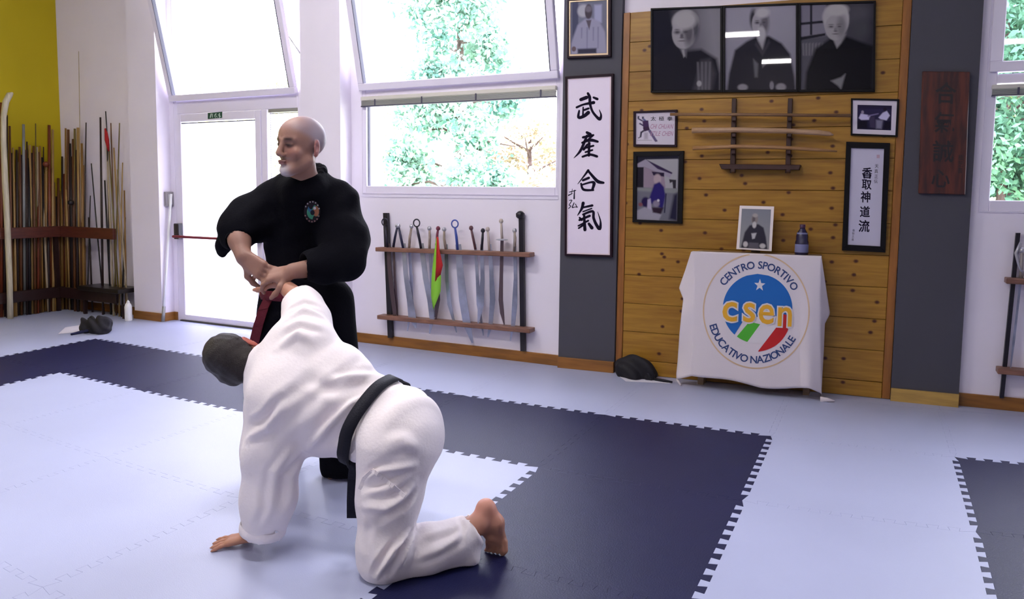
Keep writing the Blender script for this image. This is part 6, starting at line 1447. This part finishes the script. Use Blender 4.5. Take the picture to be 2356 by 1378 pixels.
# ================================================================== standing man in black
MN = empty('person', onfl(760, 1105), label='standing bald man with grey goatee in black suit, gripping the kneeling man by the wrist', cat='person')
YM = 2.66
hC = Jn(694, 338, 2.52); nkB = Jn(706, 428, 2.60)
rS = Jn(622, 462, 2.60); lS = Jn(782, 468, 2.74)           # his right is on the left of the photo
rE = Jn(543, 520, 2.42); rW = Jn(560, 590, 2.36)
lE = Jn(800, 605, 2.62); lW = Jn(672, 624, 2.40)
pel = Jn(700, 660, 2.72); rH = Jn(660, 690, 2.68); lH = Jn(748, 690, 2.74)
rA = np.array(onfl(652, 1078)) + [0, 0, .08]; lA = np.array(onfl(785, 1098)) + [0, .05, .08]
rK = (rH + rA) / 2 + np.array([-.02, -.04, 0]); lK = (lH + lA) / 2 + np.array([0.02, -.05, 0])
S = Sculpt([-3.0, 2.15, -.02], [-1.85, 3.05, 1.80], .005)
S.chain([nkB + [0, 0, -.03], Jn(702, 540, 2.70), pel], [.09, .12, .12], .05); S.cone(rS, lS, .055, .055, .05)
S.cone(Jn(704, 440, 2.62), hC + np.array([0, 0, -.05]), .060, .054, .03)
S.chain([rS, rE, rE * .5 + rW * .5, rW], [.055, .05, .045, .034], .02); S.chain([lS, lE, lE * .45 + lW * .55, lW], [.055, .048, .043, .033], .02)
S.chain([rH, rK, rA], [.085, .058, .038], .03); S.chain([lH, lK, lA], [.085, .058, .038], .03); S.cone(pel, rH, .11, .09, .04); S.cone(pel, lH, .11, .09, .04)
for A_ in (rA, lA):
    fd = np.array([-.55, -.83, 0]); h0 = A_ + [0, 0, -.045]; S.cone(A_, h0 - fd * .045, .036, .032, .02); S.cone(h0 - fd * .04, h0 + fd * .05 + [0, 0, -.008], .033, .026, .02, flat=(np.array([0, 0, 1.]), .9))
    sdv = np.cross(fd, [0, 0, 1])
    for i in range(5): b0 = h0 + fd * (.055 - .008 * i) + sdv * (.032 - .016 * i) * (1 if A_ is rA else -1) + [0, 0, -.018]; S.cone(b0, b0 + fd * (.042 - .004 * i) + [0, 0, -.004], .013 - .001 * i, .011 - .001 * i, .008)
F2 = frame_from(np.array([-.16, -.987, -.03]), np.array([.05, .0, 1]))
HS = 1.06
Gm = head(S, hC, F2, beard=True, sc=HS)
# right hand (left in the photo): comes down over the held hand
grip = Jn(616, 640, 2.375)
hand(S, rW + (grip - rW) * .05, grip + np.array([.03, 0, 0]) - rW, np.array([-.25, -.85, .35]), curl=.55, side=-1, sc=1.12, spread=.1)
# left hand: wraps the wrist from the right side
hand(S, lW, Jn(602, 640, 2.36) - lW, np.array([.1, -.6, .8]), curl=.6, side=1, sc=1.12, spread=.1)
S.floor(.001)
me, P = S.mesh('body'); L_ = local(P, hC, F2, HS); hd = (np.linalg.norm(P - hC, axis=1) < .19) & (L_[:, 2] > -.16)
x, y, z = L_[:, 0], L_[:, 1], L_[:, 2]; ax_ = np.abs(x); cols = np.tile(lc(152, 114, 100), (len(P), 1))
def mixc(m, c, lim=hd):
    global cols
    m = (m * lim)[:, None]; cols = cols * (1 - m) + lc(*c) * m
mixc(np.exp(-((ax_ - .04) / .025) ** 2 - ((z + .02) / .02) ** 2 - ((y - .07) / .03) ** 2) * .35, (196, 120, 104))
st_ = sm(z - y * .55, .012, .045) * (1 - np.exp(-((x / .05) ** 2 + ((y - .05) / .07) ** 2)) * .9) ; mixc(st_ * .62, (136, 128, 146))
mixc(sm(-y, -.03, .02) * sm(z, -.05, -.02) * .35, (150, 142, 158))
mixc(np.exp(-(x / .029) ** 4 - ((z + .100) / .026) ** 4) * sm(y, .04, .06) * .9, (196, 190, 196))
mixc(np.exp(-(x / .030) ** 4 - ((z + .047) / .006) ** 2) * sm(y, .07, .08) * .5, (150, 140, 144))
mixc(np.exp(-(x / .022) ** 4 - ((z + .063) / .007) ** 2) * sm(y, .08, .09) * .75, (132, 66, 70))
mixc(np.exp(-((ax_ - .032) / .018) ** 4 - ((z - .029) / .0075) ** 2) * sm(y, .05, .06) * .95, (46, 32, 34))
mixc(np.exp(-((ax_ - .031) / .017) ** 4 - ((z - .008) / .011) ** 4) * sm(y, .055, .065) * .85, (74, 46, 44))
mixc(np.exp(-((ax_ - .031) / .011) ** 4 - ((z - .006) / .0045) ** 4) * sm(y, .06, .07) * .9, (40, 28, 28))
mixc(np.exp(-((ax_ - .010) / .004) ** 2 - ((z + .038) / .003) ** 2) * sm(y, .09, .1) * .7, (80, 44, 40))
mixc(sm(ax_, .076, .083) * .45 * (np.abs(z) < .05), (190, 104, 92))
mixc(np.exp(-((ax_ - .086) / .006) ** 2 - ((y + .006) / .008) ** 2 - ((z - .002) / .014) ** 2) * .6, (110, 60, 54))
set_cols(me, cols); MBd = link('body', me, MN, SKINM)

# jacket of black cotton
S = Sculpt([-3.0, 2.12, .75], [-1.85, 3.05, 1.62], .0065)
S.cone(Jn(704, 470, 2.67), Jn(702, 560, 2.72), .150, .148, .05, flat=(RT, 1.22)); S.cone(Jn(702, 560, 2.72), Jn(700, 665, 2.72), .140, .150, .05, flat=(RT, 1.18)); S.cone(Jn(700, 665, 2.72), Jn(700, 705, 2.72), .155, .162, .04, flat=(RT, 1.18))
S.cone(Jn(640, 458, 2.62), Jn(772, 462, 2.73), .085, .085, .06); S.cone(Jn(676, 432, 2.60), Jn(728, 426, 2.66), .068, .068, .05); S.cone(Jn(690, 440, 2.57), Jn(712, 440, 2.58), .075, .075, .05)
S.chain([Jn(622, 470, 2.60), Jn(570, 500, 2.50), Jn(552, 522, 2.45)], [.092, .085, .082], .05)
S.cone(Jn(552, 522, 2.45), Jn(548, 538, 2.42), .080, .078, .03); S.chain([Jn(528, 528, 2.45), Jn(516, 560, 2.45), Jn(510, 582, 2.45)], [.05, .035, .024], .03)
S.cone(Jn(620, 500, 2.60), Jn(600, 520, 2.52), .07, .06, .05)
S.chain([Jn(778, 480, 2.73), Jn(792, 545, 2.70), Jn(788, 596, 2.62)], [.098, .100, .092], .06); S.chain([Jn(788, 596, 2.62), Jn(745, 612, 2.52), Jn(714, 612, 2.46)], [.090, .075, .066], .04)
# openings
S.cone(Jn(548, 545, 2.41), Jn(566, 600, 2.34), .052, .062, .008, 's'); c_ = Jn(557, 568, 2.38); d_ = Jn(566, 600, 2.34) - Jn(548, 530, 2.43); d_ /= np.linalg.norm(d_); S.ell(c_ + d_ * .062, (.078, .078, .078), None, .008, 's')
S.cone(Jn(722, 611, 2.47), Jn(680, 618, 2.41), .046, .056, .008, 's'); c_ = Jn(706, 612, 2.445); d_ = Jn(680, 618, 2.41) - Jn(740, 611, 2.50); d_ /= np.linalg.norm(d_); S.ell(c_ + d_ * .066, (.072, .072, .072), None, .008, 's')
S.cone(Jn(704, 418, 2.62), Jn(697, 380, 2.57), .060, .072, .006, 's')
S.cone(Jn(688, 405, 2.50), Jn(683, 426, 2.50), .045, .008, .008, 's')
def mdisp(P, N): return folds(P, [.1, .1, 1], .006, 24, 31) + folds(P, Jn(600, 520, 2.6) - Jn(740, 470, 2.6), .004, 40, 32)
me, P = S.mesh('jacket', mdisp); MJ = link('jacket', me, MN, BLKFAB)
# stand-up collar band
onm = surf([MJ])
def line_on(fn, px, lift, n=5):
    out = []
    for k in range(len(px) - 1):
        for i in range(n + (k == len(px) - 2)):
            t = i / n; q = fn(px[k][0] + (px[k + 1][0] - px[k][0]) * t, px[k][1] + (px[k + 1][1] - px[k][1]) * t, lift)
            if q is not None: out.append(q)
    return out
S = Sculpt([-2.6, 2.3, 1.36], [-2.0, 3.0, 1.66], .005)
cN = Jn(705, 404, 2.625); fb = np.array([.25, -.97, 0]); rb = np.array([.97, .25, 0]); col_pts = []
for k in range(-7, 8):
    a = k / 7 * 2.95; dr = -fb * math.cos(a) + rb * math.sin(a); col_pts.append(cN + dr * (.074 if abs(k) < 6 else .082) + np.array([0, 0, .030 - .030 * (1 - math.cos(a)) - (.018 * (abs(k) - 5) if abs(k) > 5 else 0)]))
S.chain(col_pts, [.008, .011, .014, .016, .018, .019, .019, .019, .019, .019, .018, .016, .014, .011, .008], .012, flat=(np.array([0, 0, 1.]), 1.5))
me, P = S.mesh('collar'); link('collar', me, MN, BLKFAB)
# trousers
S = Sculpt([-3.0, 2.2, -.01], [-1.85, 3.25, 1.10], .008)
S.cone(Jn(668, 700, 2.70), Jn(738, 700, 2.74), .125, .125, .05); S.chain([rH, rK, rA + [0, 0, .0]], [.125, .115, .09], .05); S.chain([lH, lK, lA + [0, 0, .06], lA + [0, 0, -.03]], [.130, .120, .112, .12], .05); S.cone(rA + [0, 0, .0], rA + [0, 0, -.02], .085, .085, .02)
for A_ in (rA, lA): S.cone(A_ + [0, 0, -.06], A_ + [0, 0, -.14], .06, .08, .01, 's')
S.floor(.010)
def pdisp(P, N): return folds(P, [0, 0, 1], .009, 26, 41)
me, P = S.mesh('trousers', pdisp); link('trousers', me, MN, BLKFAB)
# dark red belt and its hanging ends
m_ = MB(); bc = Jn(700, 672, 2.72); V_ = np.array([v.co for v in MJ.data.vertices]); V_ = V_[np.abs(V_[:, 2] - bc[2]) < .03] - bc; an_ = np.arctan2(V_[:, 1], V_[:, 0]); rd_ = np.hypot(V_[:, 0], V_[:, 1]); keep_ = rd_ < .27; an_, rd_ = an_[keep_], rd_[keep_]; RR = []
for k in range(48):
    a = -math.pi + 2 * math.pi * k / 48; da = np.abs((an_ - a + math.pi) % (2 * math.pi) - math.pi); s_ = rd_[da < .1]; RR.append(s_.max() + .004 if len(s_) else .17)
RR = np.array(RR); RR = (np.roll(RR, 1) + RR + np.roll(RR, -1)) / 3; vv = []
for k in range(48):
    a = -math.pi + 2 * math.pi * k / 48
    for h, rr in ((-.022, 0), (.022, 0), (.022, .006), (-.022, .006)): vv.append(bc + np.array([math.cos(a) * (RR[k] + rr), math.sin(a) * (RR[k] + rr), h]))
m_.add(vv, [(4 * k + a, 4 * k + b_, 4 * ((k + 1) % 48) + b_, 4 * ((k + 1) % 48) + a) for k in range(48) for a, b_ in ((0, 1), (1, 2), (2, 3), (3, 0))]); m_.build('belt', BELTR, MN, True)
ribbon('belt_end', [Jn(622, 678, 2.56), Jn(606, 712, 2.53), Jn(594, 750, 2.52), Jn(582, 800, 2.52), Jn(577, 826, 2.52)], .048, .006, BELTR, MN, wdir=RT * .95 + UPV * .2)
# round chest emblem, laid on the jacket
EMB = [((718, 487), 19, 26, lc(30, 22, 30)), ((720, 488), 14, 17, lc(70, 150, 120)), ((716, 480), 8, 9, lc(60, 110, 150)), ((727, 486), 7, 12, lc(170, 110, 80)), ((719, 489), 5, 6, lc(24, 26, 40)), ((724, 479), 3.2, 3.5, lc(210, 210, 215))]
vs = []; fs = []; cs = []
for li, ((cx, cy), rx, ry, c) in enumerate(EMB):
    n0 = len(vs); q = onm(cx, cy, .006 + li * .0012)
    if q is None: continue
    vs.append(q); cs.append(c)
    for k in range(20):
        an = 2 * math.pi * k / 20; q = onm(cx + rx * math.cos(an), cy + ry * math.sin(an), .006 + li * .0012); vs.append(q if q is not None else vs[n0]); cs.append(c)
    fs += [(n0, n0 + 1 + k, n0 + 1 + (k + 1) % 20) for k in range(20)]
r_ = np.random.default_rng(3)
for k in range(14):     # ring of tiny letters: illegible in the photo, light ticks only
    an = -2.6 + k * .38 if k < 7 else .45 + (k - 7) * .38; x0, y0 = 718 + 17 * math.cos(an), 487 + 23 * math.sin(an); n0 = len(vs)
    for a, b_ in ((-1.6, -1.6), (1.6, -1.4), (1.4, 1.8), (-1.4, 1.5)):
        q = onm(x0 + a, y0 + b_, .0135); vs.append(q if q is not None else vs[0]); cs.append(lc(170, 165, 170) if k < 7 else lc(150, 110, 110))
    fs.append((n0, n0 + 1, n0 + 2, n0 + 3))
me = mesh_py('chest_emblem', vs, fs); set_cols(me, np.array(cs)); link('chest_emblem', me, MN, attr_mat('embroidery', .7, .3))
